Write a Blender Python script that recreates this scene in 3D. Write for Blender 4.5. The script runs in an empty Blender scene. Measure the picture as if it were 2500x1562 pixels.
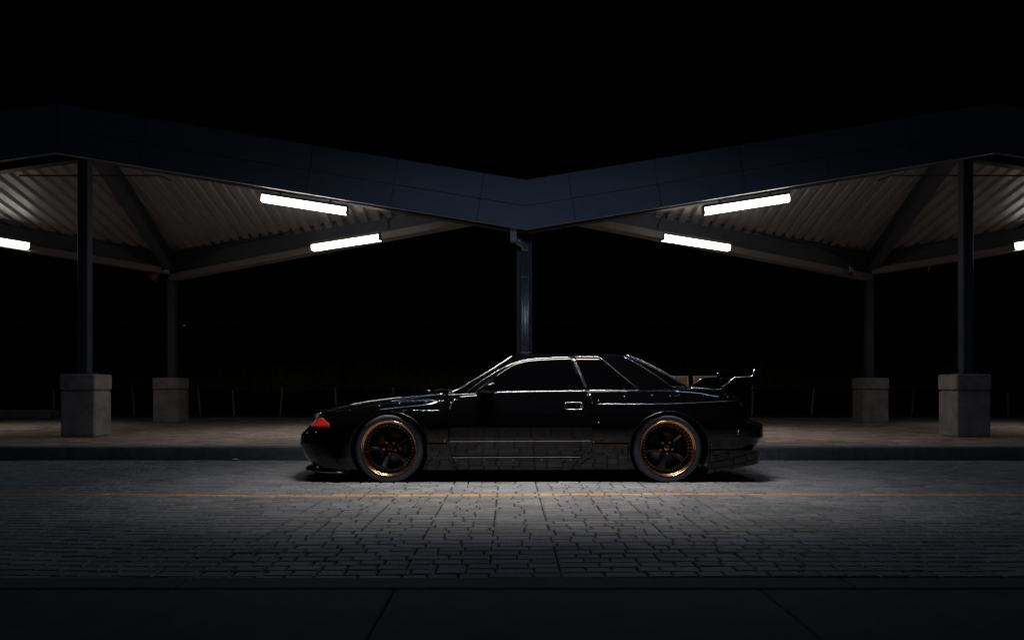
import bpy, bmesh, math, random
import numpy as np
from mathutils import Vector, Matrix

random.seed(7)
rng = np.random.default_rng(7)
scene = bpy.context.scene
COL = scene.collection

# ------------------------------------------------------------------ camera
F, CX, Y0, CAMZ = 1930.0, 1242.0, 945.0, 0.889      # focal length and horizon in photo pixels (2500 x 1562)
cam_d = bpy.data.cameras.new('camera')
cam = bpy.data.objects.new('camera', cam_d)
COL.objects.link(cam)
cam.location = (0, 0, CAMZ)
cam.rotation_euler = (math.radians(90), 0, 0)
cam_d.sensor_width = 36.0
cam_d.lens = 36.0 * F / 2500.0
cam_d.shift_x = (1250 - CX) / 2500.0
cam_d.shift_y = (Y0 - 781) / 2500.0
cam_d.clip_end = 900
scene.camera = cam

# ------------------------------------------------------------------ world, night sky
world = bpy.data.worlds.new('World')
scene.world = world
world.use_nodes = True
wn = world.node_tree
bg = wn.nodes['Background']
sky = wn.nodes.new('ShaderNodeTexSky')
sky.sky_type = 'NISHITA'
sky.sun_disc = False
sky.sun_elevation = math.radians(38)
sky.sun_rotation = math.radians(180)
wn.links.new(sky.outputs[0], bg.inputs[0])
bg.inputs[1].default_value = 0.00004

# added blue fill, source unseen: one dim sun lamp from behind the camera
sun_d = bpy.data.lights.new('blue_fill', 'SUN')
sun_d.energy = 0.007
sun_d.angle = math.radians(60)
sun_d.color = (0.42, 0.58, 1.0)
sun = bpy.data.objects.new('blue_fill', sun_d)
COL.objects.link(sun)
sun.rotation_euler = (math.radians(52), 0, math.radians(-8))

# the light high over the lane: a wide-beam strip and, beside it, the narrow beam that throws the pool round the car
def area(name, sx, sy, power, spread, col, loc):
    d = bpy.data.lights.new(name, 'AREA')
    d.shape = 'RECTANGLE'; d.size, d.size_y = sx, sy
    d.energy = power; d.spread = math.radians(spread); d.color = col
    o = bpy.data.objects.new(name, d); COL.objects.link(o); o.location = loc
    return o
strip = area('lane_strip_light', 5.8, 0.034, 23, 138, (0.53, 0.71, 1.0), (0.40, 7.10, 5.0))
strip.rotation_euler = (math.radians(15), 0, 0)          # leans towards the canopy
pool = area('lane_pool_light', 3.0, 0.26, 52, 66, (1.0, 0.925, 0.855), (0.25, 7.06, 5.0))
pool.rotation_euler = (math.radians(4), 0, 0)

vs = scene.view_settings
vs.view_transform = 'Standard'
vs.look = 'None'
vs.exposure = 0.0
vs.gamma = 1.0
vs.use_curve_mapping = False
scene.cycles.use_denoising = True
try:
    scene.cycles.denoiser = 'OPENIMAGEDENOISE'
except Exception:
    pass
scene.cycles.max_bounces = 8
scene.cycles.sample_clamp_indirect = 6.0

# ------------------------------------------------------------------ helpers
def P(px, py, Y):
    """photo pixel at depth Y -> world point"""
    return Vector(((px - CX) * Y / F, Y, CAMZ + (Y0 - py) * Y / F))

def tag(o, label=None, cat=None, group=None, kind=None):
    if label: o['label'] = label
    if cat: o['category'] = cat
    if group: o['group'] = group
    if kind: o['kind'] = kind
    return o

def empty(name, loc, rz=0.0):
    o = bpy.data.objects.new(name, None)
    COL.objects.link(o)
    o.location = loc
    o.rotation_euler = (0, 0, rz)
    o.empty_display_size = 0.2
    return o

def origin_of(o):
    v = Vector((0, 0, 0))
    while o is not None:
        v = v + o.location
        o = o.parent
    return v

def mk(name, verts, faces, mat, parent=None, smooth=False, local=False, loc=None, recalc=False):
    """verts in world coordinates unless local; one mesh object"""
    me = bpy.data.meshes.new(name)
    V = [tuple(v) for v in verts]
    if parent is not None and not local:
        o = origin_of(parent)
        V = [(a - o.x, b - o.y, c - o.z) for a, b, c in V]
    me.from_pydata(V, [], [tuple(f) for f in faces])
    if recalc:
        bm = bmesh.new(); bm.from_mesh(me)
        bmesh.ops.recalc_face_normals(bm, faces=bm.faces)
        bm.to_mesh(me); bm.free()
    if smooth:
        me.shade_smooth()
    me.materials.append(mat)
    ob = bpy.data.objects.new(name, me)
    COL.objects.link(ob)
    if parent is not None:
        ob.parent = parent
    if loc is not None:
        ob.location = loc
    return ob

class MB:
    def __init__(s): s.v = []; s.f = []
    def add(s, V, Fc):
        b = len(s.v)
        s.v += [Vector(v) for v in V]
        s.f += [tuple(b + i for i in f) for f in Fc]
        return s
    def box(s, c, d, rot=None):
        x, y, z = d[0] / 2, d[1] / 2, d[2] / 2
        V = [Vector((sx * x, sy * y, sz * z)) for sz in (-1, 1) for sy in (-1, 1) for sx in (-1, 1)]
        if rot is not None: V = [rot @ v for v in V]
        V = [v + Vector(c) for v in V]
        return s.add(V, [(0, 2, 3, 1), (4, 5, 7, 6), (0, 1, 5, 4), (2, 6, 7, 3), (0, 4, 6, 2), (1, 3, 7, 5)])
    def bbox(s, c, d, b=0.01, rot=None, taper=1.0):
        """bevelled box: three stacked octagon-ish rings"""
        x, y, z = d[0] / 2, d[1] / 2, d[2] / 2
        def ring(xx, yy, zz, c_):
            return [Vector(p) for p in ((xx - c_, -yy, zz), (xx, -yy + c_, zz), (xx, yy - c_, zz), (xx - c_, yy, zz),
                                        (-xx + c_, yy, zz), (-xx, yy - c_, zz), (-xx, -yy + c_, zz), (-xx + c_, -yy, zz))]
        R = [ring(x - b, y - b, -z, b), ring(x, y, -z + b, b), ring(x * taper, y * taper, z - b, b), ring(x * taper - b, y * taper - b, z, b)]
        V = [v for r in R for v in r]
        if rot is not None: V = [rot @ v for v in V]
        V = [v + Vector(c) for v in V]
        Fc = []
        for k in range(3):
            for i in range(8):
                j = (i + 1) % 8
                Fc.append((k * 8 + i, k * 8 + j, k * 8 + 8 + j, k * 8 + 8 + i))
        Fc.append(tuple(reversed(range(8)))); Fc.append(tuple(range(24, 32)))
        return s.add(V, Fc)
    def bar(s, a, b, w, h, up=Vector((0, 0, 1))):
        a, b = Vector(a), Vector(b)
        d = (b - a); L = d.length; d.normalize()
        side = d.cross(up).normalized(); u = side.cross(d).normalized()
        V = []
        for p in (a, b):
            for sy in (-1, 1):
                for sx in (-1, 1):
                    V.append(p + side * sx * w / 2 + u * sy * h / 2)
        return s.add(V, [(0, 1, 3, 2), (4, 6, 7, 5), (0, 4, 5, 1), (1, 5, 7, 3), (3, 7, 6, 2), (2, 6, 4, 0)])
    def tube(s, pts, r, n=8, closed=False, cap=True):
        pts = [Vector(p) for p in pts]; N = len(pts)
        rings = []
        prev = None
        for i, p in enumerate(pts):
            if closed:
                d = pts[(i + 1) % N] - pts[i - 1]
            else:
                d = pts[min(i + 1, N - 1)] - pts[max(i - 1, 0)]
            if d.length < 1e-9: d = Vector((1, 0, 0))
            d.normalize()
            if prev is None:
                ref = Vector((0, 0, 1)) if abs(d.z) < 0.9 else Vector((0, 1, 0))
                nrm = (ref - d * ref.dot(d)).normalized()
            else:
                nrm = prev - d * prev.dot(d)
                nrm = nrm.normalized() if nrm.length > 1e-6 else prev
            prev = nrm
            bn = d.cross(nrm)
            rr = r[i] if hasattr(r, '__len__') else r
            rings.append([p + (nrm * math.cos(2 * math.pi * k / n) + bn * math.sin(2 * math.pi * k / n)) * rr for k in range(n)])
        V = [v for rg in rings for v in rg]
        Fc = []
        M_ = N if closed else N - 1
        for i in range(M_):
            a, b = i * n, ((i + 1) % N) * n
            for k in range(n):
                Fc.append((a + k, a + (k + 1) % n, b + (k + 1) % n, b + k))
        if cap and not closed:
            Fc.append(tuple(reversed(range(n)))); Fc.append(tuple(range((N - 1) * n, N * n)))
        return s.add(V, Fc)
    def lathe(s, prof, n=48, axis_y=True, c=(0, 0, 0), a0=0.0, a1=2 * math.pi):
        """prof: (radius, along) list; axis along Y by default"""
        full = abs(a1 - a0 - 2 * math.pi) < 1e-6
        cnt = n if full else n + 1
        V = []
        for i in range(cnt):
            a = a0 + (a1 - a0) * i / n
            for r_, y_ in prof:
                V.append(Vector((r_ * math.cos(a), y_, r_ * math.sin(a))) + Vector(c) if axis_y
                         else Vector((r_ * math.cos(a), r_ * math.sin(a), y_)) + Vector(c))
        m = len(prof); Fc = []
        for i in range(n):
            j = (i + 1) % cnt
            for k in range(m - 1):
                Fc.append((i * m + k, j * m + k, j * m + k + 1, i * m + k + 1))
        return s.add(V, Fc)
    def prism(s, poly, off):
        """closed prism: polygon of 3D points pushed along off"""
        n = len(poly); off = Vector(off)
        V = [Vector(p) for p in poly] + [Vector(p) + off for p in poly]
        Fc = [tuple(range(n)), tuple(reversed(range(n, 2 * n)))]
        for i in range(n):
            j = (i + 1) % n
            Fc.append((i, i + n, j + n, j))
        return s.add(V, Fc)
    def grid(s, G):
        """G: list of rows of points"""
        m = len(G[0]); V = [p for r in G for p in r]; Fc = []
        for i in range(len(G) - 1):
            for k in range(m - 1):
                Fc.append((i * m + k, i * m + k + 1, (i + 1) * m + k + 1, (i + 1) * m + k))
        return s.add(V, Fc)
    def build(s, name, mat, parent=None, smooth=False, local=False, loc=None, recalc=False):
        return mk(name, s.v, s.f, mat, parent, smooth, local, loc, recalc)

def pchip(pts):
    pts = sorted(pts)
    x = np.array([p[0] for p in pts], float); y = np.array([p[1] for p in pts], float)
    if len(x) == 1:
        return lambda q: np.full(np.shape(q), y[0]) if np.ndim(q) else float(y[0])
    h = np.diff(x); d = np.diff(y) / h
    m = np.zeros_like(y)
    for i in range(1, len(x) - 1):
        if d[i - 1] * d[i] > 0:
            w1 = 2 * h[i] + h[i - 1]; w2 = h[i] + 2 * h[i - 1]
            m[i] = (w1 + w2) / (w1 / d[i - 1] + w2 / d[i])
    m[0] = d[0]; m[-1] = d[-1]
    def f(q):
        qq = np.clip(np.asarray(q, float), x[0], x[-1])
        i = np.clip(np.searchsorted(x, qq, side='right') - 1, 0, len(h) - 1)
        t = (qq - x[i]) / h[i]
        r = ((1 + 2 * t) * (1 - t) ** 2 * y[i] + t * (1 - t) ** 2 * h[i] * m[i]
             + t * t * (3 - 2 * t) * y[i + 1] + t * t * (t - 1) * h[i] * m[i + 1])
        return float(r) if np.ndim(q) == 0 else r
    return f

def linf(pts):
    pts = sorted(pts)
    xs = [p[0] for p in pts]; ys = [p[1] for p in pts]
    return lambda q: float(np.interp(q, xs, ys))

# ------------------------------------------------------------------ materials
def new_mat(name):
    m = bpy.data.materials.new(name)
    m.use_nodes = True
    nt = m.node_tree
    return m, nt, nt.nodes['Principled BSDF']

def pmat(name, col, rough=0.5, metal=0.0, noise=0.0, nscale=20.0, bump=0.0, bscale=80.0, rvar=0.0, spec=0.5, coat=0.0):
    m, nt, b = new_mat(name)
    b.inputs['Base Color'].default_value = (*col, 1)
    b.inputs['Roughness'].default_value = rough
    b.inputs['Metallic'].default_value = metal
    b.inputs['Specular IOR Level'].default_value = spec
    if coat:
        b.inputs['Coat Weight'].default_value = coat
        b.inputs['Coat Roughness'].default_value = 0.03
    tc = nt.nodes.new('ShaderNodeTexCoord')
    if noise > 0 or rvar > 0:
        n = nt.nodes.new('ShaderNodeTexNoise')
        n.inputs['Scale'].default_value = nscale
        n.inputs['Detail'].default_value = 6
        n.inputs['Roughness'].default_value = 0.65
        nt.links.new(tc.outputs['Object'], n.inputs['Vector'])
        if noise > 0:
            r = nt.nodes.new('ShaderNodeValToRGB')
            r.color_ramp.elements[0].position = 0.30
            r.color_ramp.elements[1].position = 0.72
            r.color_ramp.elements[0].color = (*[c * (1 - noise) for c in col], 1)
            r.color_ramp.elements[1].color = (*[min(1, c * (1 + noise)) for c in col], 1)
            nt.links.new(n.outputs['Fac'], r.inputs[0])
            nt.links.new(r.outputs[0], b.inputs['Base Color'])
        if rvar > 0:
            mr = nt.nodes.new('ShaderNodeMapRange')
            mr.inputs['To Min'].default_value = max(0, rough - rvar)
            mr.inputs['To Max'].default_value = min(1, rough + rvar)
            nt.links.new(n.outputs['Fac'], mr.inputs['Value'])
            nt.links.new(mr.outputs[0], b.inputs['Roughness'])
    if bump > 0:
        n2 = nt.nodes.new('ShaderNodeTexNoise')
        n2.inputs['Scale'].default_value = bscale
        n2.inputs['Detail'].default_value = 4
        nt.links.new(tc.outputs['Object'], n2.inputs['Vector'])
        bp = nt.nodes.new('ShaderNodeBump')
        bp.inputs['Strength'].default_value = bump
        bp.inputs['Distance'].default_value = 0.004
        nt.links.new(n2.outputs['Fac'], bp.inputs['Height'])
        nt.links.new(bp.outputs[0], b.inputs['Normal'])
    return m

def emat(name, col, strength):
    m, nt, b = new_mat(name)
    b.inputs['Base Color'].default_value = (0.8, 0.8, 0.8, 1)
    b.inputs['Roughness'].default_value = 0.4
    b.inputs['Emission Color'].default_value = (*col, 1)
    b.inputs['Emission Strength'].default_value = strength
    return m

def paver_mat(name, rough=0.62, grain=0.36, bump=0.8):
    """colour from the per-paver attribute, grain and wear on top"""
    m, nt, b = new_mat(name)
    at = nt.nodes.new('ShaderNodeAttribute'); at.attribute_name = 'tint'
    tc = nt.nodes.new('ShaderNodeTexCoord')
    geo = nt.nodes.new('ShaderNodeNewGeometry')
    n = nt.nodes.new('ShaderNodeTexNoise'); n.inputs['Scale'].default_value = 95; n.inputs['Detail'].default_value = 5
    n2 = nt.nodes.new('ShaderNodeTexNoise'); n2.inputs['Scale'].default_value = 2.3; n2.inputs['Detail'].default_value = 6
    nt.links.new(geo.outputs['Position'], n.inputs['Vector'])
    nt.links.new(geo.outputs['Position'], n2.inputs['Vector'])
    mr = nt.nodes.new('ShaderNodeMapRange')
    mr.inputs['From Min'].default_value = 0.3; mr.inputs['From Max'].default_value = 0.7
    mr.inputs['To Min'].default_value = 1 - grain; mr.inputs['To Max'].default_value = 1 + grain
    nt.links.new(n.outputs['Fac'], mr.inputs['Value'])
    mr2 = nt.nodes.new('ShaderNodeMapRange')
    mr2.inputs['From Min'].default_value = 0.3; mr2.inputs['From Max'].default_value = 0.7
    mr2.inputs['To Min'].default_value = 0.80; mr2.inputs['To Max'].default_value = 1.15
    nt.links.new(n2.outputs['Fac'], mr2.inputs['Value'])
    mu = nt.nodes.new('ShaderNodeMath'); mu.operation = 'MULTIPLY'
    nt.links.new(mr.outputs[0], mu.inputs[0]); nt.links.new(mr2.outputs[0], mu.inputs[1])
    vm = nt.nodes.new('ShaderNodeVectorMath'); vm.operation = 'SCALE'
    nt.links.new(at.outputs['Color'], vm.inputs[0]); nt.links.new(mu.outputs[0], vm.inputs['Scale'])
    nt.links.new(vm.outputs[0], b.inputs['Base Color'])
    b.inputs['Roughness'].default_value = rough
    b.inputs['Specular IOR Level'].default_value = 0.35
    bp = nt.nodes.new('ShaderNodeBump'); bp.inputs['Strength'].default_value = bump; bp.inputs['Distance'].default_value = 0.003
    nt.links.new(n.outputs['Fac'], bp.inputs['Height'])
    nt.links.new(bp.outputs[0], b.inputs['Normal'])
    return m

MT = {}
MT['paint'] = pmat('black_car_paint', (0.0022, 0.0022, 0.0028), 0.05, rvar=0.02, nscale=3)
MT['paint_flake'] = pmat('black_bumper_paint', (0.0022, 0.0022, 0.0028), 0.07, rvar=0.02, nscale=3)
MT['trim'] = pmat('polished_trim', (0.85, 0.86, 0.88), 0.20, metal=1.0, noise=0.06, nscale=40)
MT['edge'] = pmat('panel_edge_highlight', (0.55, 0.55, 0.57), 0.15, metal=1.0, rvar=0.03)  # bright metal paints highlights onto the black panel edges
MT['glass'] = pmat('tinted_glass', (0.0012, 0.0012, 0.0016), 0.02, rvar=0.01, nscale=2)
MT['plastic'] = pmat('black_plastic', (0.008, 0.008, 0.009), 0.45, noise=0.2, nscale=60)
MT['well'] = pmat('wheel_well_liner', (0.004, 0.004, 0.004), 0.85, noise=0.2, nscale=30)
MT['tyre'] = pmat('tyre_rubber', (0.062, 0.070, 0.100), 0.55, noise=0.18, nscale=30, bump=0.15, bscale=200)
MT['tyretext'] = pmat('tyre_lettering', (0.30, 0.31, 0.32), 0.55, noise=0.1)
MT['copper'] = pmat('bronze_polished_lip', (0.88, 0.50, 0.29), 0.24, metal=1.0, noise=0.08, nscale=12)
MT['gold'] = pmat('gold_hardware', (0.95, 0.68, 0.40), 0.30, metal=1.0, noise=0.05, nscale=90)
MT['spoke'] = pmat('gloss_black_wheel_face', (0.004, 0.004, 0.004), 0.10, rvar=0.03)
MT['disc'] = pmat('brake_disc_steel', (0.10, 0.095, 0.10), 0.35, metal=1.0, noise=0.2, nscale=40)
MT['white'] = pmat('white_print', (0.75, 0.75, 0.74), 0.5, noise=0.03)
MT['capred'] = pmat('red_centre_cap', (0.20, 0.022, 0.014), 0.25, noise=0.1)
MT['amber'] = pmat('orange_red_indicator_lens', (0.88, 0.035, 0.018), 0.08, noise=0.5, nscale=70, bump=0.3, bscale=160)
MT['lens'] = pmat('clear_headlight_lens', (0.42, 0.47, 0.49), 0.08, noise=0.6, nscale=55)
MT['tail'] = pmat('dark_red_tail_lens', (0.10, 0.006, 0.006), 0.08, noise=0.2)
MT['bolt'] = pmat('steel_bolts', (0.55, 0.55, 0.56), 0.22, metal=1.0, noise=0.05)
MT['fascia'] = pmat('slate_blue_metal_panel', (0.225, 0.265, 0.36), 0.46, noise=0.12, nscale=1.1, rvar=0.08, bump=0.25, bscale=1.2)
MT['fasciaback'] = pmat('dark_fascia_backing', (0.085, 0.10, 0.13), 0.7, noise=0.15)
MT['steel'] = pmat('painted_grey_steel', (0.105, 0.116, 0.145), 0.5, noise=0.14, nscale=6, bump=0.12, bscale=120)
MT['deck'] = pmat('galvanised_deck', (0.58, 0.565, 0.57), 0.40, metal=0.30, noise=0.13, nscale=5, rvar=0.08)
MT['lit_flange'] = pmat('lamplit_beam_flange', (0.34, 0.335, 0.33), 0.5, noise=0.12, nscale=8)  # paler than the steel: lamplight on the beam put into the colour
MT['galv'] = pmat('galvanised_pipe', (0.42, 0.45, 0.50), 0.33, metal=0.8, noise=0.2, nscale=14, rvar=0.08)
MT['whitebox'] = pmat('pale_gutter_box', (0.55, 0.57, 0.60), 0.5, noise=0.08)
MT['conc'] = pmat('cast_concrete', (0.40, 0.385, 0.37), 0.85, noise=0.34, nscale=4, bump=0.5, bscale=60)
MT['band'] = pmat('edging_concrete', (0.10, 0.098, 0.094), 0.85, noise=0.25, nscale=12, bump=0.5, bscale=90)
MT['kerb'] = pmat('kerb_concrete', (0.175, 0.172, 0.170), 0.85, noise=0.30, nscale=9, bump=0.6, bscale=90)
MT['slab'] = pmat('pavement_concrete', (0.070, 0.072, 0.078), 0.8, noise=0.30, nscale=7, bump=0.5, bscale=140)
MT['joint'] = pmat('dark_joint_sand', (0.030, 0.029, 0.028), 0.95, noise=0.35, nscale=60)
MT['paver'] = paver_mat('grey_paver')
MT['brickpave'] = paver_mat('brown_paver', rough=0.75)
MT['lamp'] = emat('lit_lamp_diffuser', (1.0, 0.955, 0.87), 8.0)
MT['housing'] = pmat('lamp_housing', (0.30, 0.28, 0.25), 0.5, noise=0.08)
MT['wood'] = pmat('weathered_stake_wood', (0.58, 0.51, 0.46), 0.8, noise=0.25, nscale=25)
MT['slat'] = pmat('reddish_bench_slat', (0.42, 0.20, 0.155), 0.6, noise=0.18, nscale=14)
MT['bframe'] = pmat('bench_frame_metal', (0.55, 0.50, 0.47), 0.5, noise=0.08)
MT['fabric'] = pmat('black_silt_fabric', (0.006, 0.0065, 0.008), 0.9, noise=0.3, nscale=30)
MT['soil'] = pmat('dark_soil', (0.020, 0.019, 0.016), 0.95, noise=0.4, nscale=3, bump=0.6, bscale=14)
MT['gravel'] = pmat('grey_gravel', (0.13, 0.125, 0.12), 0.9, noise=0.5, nscale=45, bump=0.9, bscale=50)
MT['grass'] = pmat('tall_weeds', (0.15, 0.16, 0.075), 0.8, noise=0.4, nscale=2)
MT['cable'] = pmat('black_cable', (0.012, 0.012, 0.012), 0.6, noise=0.1)
MT['horn'] = pmat('brown_horn_speaker', (0.16, 0.125, 0.10), 0.6, noise=0.12)
MT['leaf'] = pmat('pale_dry_leaf', (0.50, 0.45, 0.36), 0.7, noise=0.2, nscale=50)
MT['far'] = emat('far_lit_lamp', (1.0, 0.85, 0.6), 2.5)

# ------------------------------------------------------------------ ground and road
SW = 0.165                                  # height of the raised pavement above the lane
KY = F * CAMZ / 178.0                       # kerb face

g = mk('ground', [(-400, -30, -0.12), (400, -30, -0.12), (400, 600, -0.12), (-400, 600, -0.12)], [(0, 1, 2, 3)], MT['soil'])
tag(g, kind='structure')

road = mk('road', [(-14, 3.62, -0.013), (15, 3.62, -0.013), (15, KY + 0.05, -0.013), (-14, KY + 0.05, -0.013)], [(0, 1, 2, 3)], MT['joint'])
tag(road, kind='structure')

rowshift = pchip([(-14, 0.12), (-8, 0.14), (-3.0, 0.02), (-1.8, -0.07), (-1.3, -0.06), (0, 0.0), (1.4, 0.05), (4.2, 0.0), (9, 0.03), (15, 0.0)])
LINE_Y = 6.45

def paver_verts(x0, x1, y0, y1, zt, b=0.0085, depth=0.03, tilt=(0, 0)):
    """12 verts of one bevelled paver"""
    cx, cy = (x0 + x1) / 2, (y0 + y1) / 2
    def z(x, y, zz): return zz + (x - cx) * tilt[0] + (y - cy) * tilt[1]
    V = []
    for (i, zz) in ((0.0, zt - depth), (0.0, zt - b * 0.8), (b, zt)):
        for x, y in ((x0 + i, y0 + i), (x1 - i, y0 + i), (x1 - i, y1 - i), (x0 + i, y1 - i)):
            V.append((x, y, z(x, y, zz)))
    return V
PF = [(8, 9, 10, 11)] + [(k, (k + 1) % 4, 4 + (k + 1) % 4, 4 + k) for k in range(4)] + [(4 + k, 4 + (k + 1) % 4, 8 + (k + 1) % 4, 8 + k) for k in range(4)]

def paver_mesh(name, pavers, mat, parent, tints):
    V = []; Fc = []; Cc = []
    for p, t in zip(pavers, tints):
        b = len(V); V += p; Fc += [tuple(b + i for i in f) for f in PF]
        Cc += [t] * 12
    o = mk(name, V, Fc, mat, parent)
    at = o.data.attributes.new('tint', 'FLOAT_COLOR', 'POINT')
    arr = np.ones((len(V), 4), np.float32); arr[:, :3] = np.array(Cc, np.float32)
    at.data.foreach_set('color', arr.ravel())
    return o

# strips running away from the camera; inside each the courses are split in turn
ROW = 0.104
strips = []
x = -13.0
while x < 14.0:
    w = random.choice([0.275, 0.41, 0.41, 0.345, 0.275, 0.48])
    strips.append((x, x + w)); x += w
SPL = {0.275: [[.137, .138], [.137, .138], [.275 * .36, .275 * .64], [.275 * .64, .275 * .36]],
       0.345: [[.207, .138], [.138, .207], [.345 * .5, .345 * .5]],
       0.41: [[.205, .205], [.137, .136, .137], [.12, .145, .145]],
       0.48: [[.137, .206, .137], [.206, .137, .137], [.16, .16, .16], [.137, .137, .206]]}
all_p = []
y = 3.665
ri = 0
while y + ROW < KY + 0.02:
    off = [0.0 if random.random() < 0.72 else random.choice((-1, 1)) * random.uniform(0.02, 0.05) for _ in range(len(strips) + 1)]
    for si, (a, b) in enumerate(strips):
        w = round(b - a, 3)
        opt = SPL[min(SPL, key=lambda q: abs(q - w))]
        parts = opt[(ri // random.choice([1, 1, 1, 2]) + si) % len(opt)] if random.random() < 0.8 else random.choice(opt)
        tot = sum(parts); a += off[si]; b += off[si + 1]; w = b - a; xx = a
        vis = abs((a + b) / 2) < 0.70 * y + 2.6
        if not vis: continue
        for pi, q in enumerate(parts):
            q = q * w / tot
            gl = random.uniform(.003, .0055) if pi == 0 else random.uniform(.0025, .0045)
            gr = random.uniform(.003, .0055) if pi == len(parts) - 1 else random.uniform(.0025, .0045)
            sh = rowshift(xx + q / 2)
            all_p.append((xx + gl, xx + q - gr, y + sh + 0.0045, y + sh + ROW - 0.0045, ri))
            xx += q
    y += ROW; ri += 1
line_row = int(round((LINE_Y - 3.665) / ROW))
def grey_tint():
    v = 0.245 * random.uniform(0.80, 1.16) * (0.82 if random.random() < 0.06 else 1.0)
    wv = random.uniform(-0.035, 0.045)
    return (v * (0.985 + wv), v * (1.0 + wv * 0.2), v * (1.045 - wv * 0.6))
def paint_tint():
    k = random.uniform(0.82, 1.08)
    g_ = grey_tint(); m_ = random.choice((0.97, 0.93, 0.9, 0.82, 0.68))
    return tuple(a_ * k * m_ + b_ * (1 - m_) for a_, b_ in zip((0.72, 0.36, 0.10), g_))
# the 300 pavers that show largest: the nearest courses inside the frame
near = sorted([p for p in all_p if abs(p[0] + 0.008 * 0) < 0.655 * p[2] and abs(p[1]) < 0.655 * p[2]], key=lambda p: p[2])[:300]
nset = set(near)
PZ = 0.004
mesh_cache = {}
for (a, b, c, d, r_) in near:
    w = round((b - a) / 0.012) * 0.012
    tv = random.randrange(4)
    key = (w, tv)
    if key not in mesh_cache:
        V = paver_verts(-w / 2, w / 2, -(d - c) / 2, (d - c) / 2, 0.0)
        me = bpy.data.meshes.new('paver')
        me.from_pydata(V, [], PF)
        at = me.attributes.new('tint', 'FLOAT_COLOR', 'POINT')
        t = grey_tint()
        at.data.foreach_set('color', np.array([[*t, 1]] * 12, np.float32).ravel())
        me.materials.append(MT['paver'])
        mesh_cache[key] = me
    o = bpy.data.objects.new('paver', mesh_cache[key])
    COL.objects.link(o); o.parent = road
    o.location = ((a + b) / 2, (c + d) / 2, PZ + random.gauss(0, 0.0012))
    o.scale = ((b - a) / w, 1, 1)
    o.rotation_euler = (random.gauss(0, 0.006), random.gauss(0, 0.005), 0)
rest = [p for p in all_p if p not in nset]
pv = []; tn = []
for (a, b, c, d, r_) in rest:
    pv.append(paver_verts(a, b, c, d, PZ + random.gauss(0, 0.0012), tilt=(random.gauss(0, 0.005), random.gauss(0, 0.006))))
    tn.append(paint_tint() if r_ == line_row else grey_tint())
po = paver_mesh('pavers', pv, MT['paver'], road, tn)
tag(po, 'grey pavers of the lane with one orange painted course', kind='stuff')

# near edge: concrete edging band and pavement slabs
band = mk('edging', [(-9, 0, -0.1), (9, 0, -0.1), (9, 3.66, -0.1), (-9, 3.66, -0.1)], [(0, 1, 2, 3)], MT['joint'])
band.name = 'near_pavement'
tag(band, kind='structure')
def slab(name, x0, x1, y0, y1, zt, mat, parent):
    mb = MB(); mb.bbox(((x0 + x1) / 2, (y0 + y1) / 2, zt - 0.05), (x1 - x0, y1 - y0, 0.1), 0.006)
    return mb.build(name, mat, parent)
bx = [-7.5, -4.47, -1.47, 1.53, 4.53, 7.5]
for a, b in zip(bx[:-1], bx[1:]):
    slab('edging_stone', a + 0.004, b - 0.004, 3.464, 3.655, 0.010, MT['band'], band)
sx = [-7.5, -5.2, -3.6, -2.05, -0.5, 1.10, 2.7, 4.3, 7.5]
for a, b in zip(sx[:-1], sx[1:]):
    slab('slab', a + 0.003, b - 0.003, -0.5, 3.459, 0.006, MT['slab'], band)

# raised pavement behind, with kerb stones
swk = mk('pavement', [(-24, KY + 0.1, SW - 0.03), (24, KY + 0.1, SW - 0.03), (24, 19.15, SW - 0.03), (-24, 19.15, SW - 0.03)], [(0, 1, 2, 3)], MT['joint'])
tag(swk, kind='structure')
kx = -15.0
while kx < 15:
    x1 = kx + 1.83
    mb = MB()
    prof = [(KY, -0.08), (KY, SW - 0.03), (KY + 0.008, SW - 0.010), (KY + 0.03, SW), (KY + 0.165, SW), (KY + 0.165, -0.08)]
    mb.prism([(kx + 0.003, a, b) for a, b in prof], (x1 - kx - 0.006, 0, 0))
    mb.build('kerb_stone', MT['kerb'], swk)
    kx = x1
pv = []; tn = []
yy = KY + 0.172; r_ = 0
BW, BH = 0.215, 0.107
while yy < 19.1:
    xx = -0.70 * yy - 2.6 + (r_ % 2) * BW / 2
    while xx < 0.70 * yy + 2.6:
        if not (14.55 < yy < 14.72 and xx > 0):
            pv.append(paver_verts(xx + 0.002, xx + BW - 0.002, yy + 0.002, yy + BH - 0.002, SW + random.gauss(0, 0.001), b=0.005, tilt=(0, random.gauss(0, 0.006))))
            v = random.uniform(0.65, 1.25); k = random.random()
            base = (0.46, 0.365, 0.335) if k < 0.55 else ((0.41, 0.335, 0.275) if k < 0.8 else (0.50, 0.385, 0.36))
            tn.append(tuple(c * v for c in base))
        xx += BW
    yy += BH; r_ += 1
bo = paver_mesh('brick_pavers', pv, MT['brickpave'], swk, tn)
tag(bo, 'brown brick pavers of the raised pavement', kind='stuff')

gv = mk('gravel_strip', [(-30, 19.15, SW - 0.01), (30, 19.15, SW - 0.01), (30, 20.6, SW + 0.02), (-30, 20.6, SW + 0.02)], [(0, 1, 2, 3)], MT['gravel'])
tag(gv, kind='structure')
G = []
for j in range(16):
    yb = 20.5 + j * 3.0
    G.append([Vector((xb, yb, SW + 0.0 + 0.10 * max(0, yb - 20.5) ** 0.95 * 1.6 + 0.12 * math.sin(xb * 0.7 + j) * (j > 0))) for xb in np.linspace(-60, 60, 40)])
bk = MB().grid(G).build('embankment', MT['soil'], smooth=True)
tag(bk, kind='structure')

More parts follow.
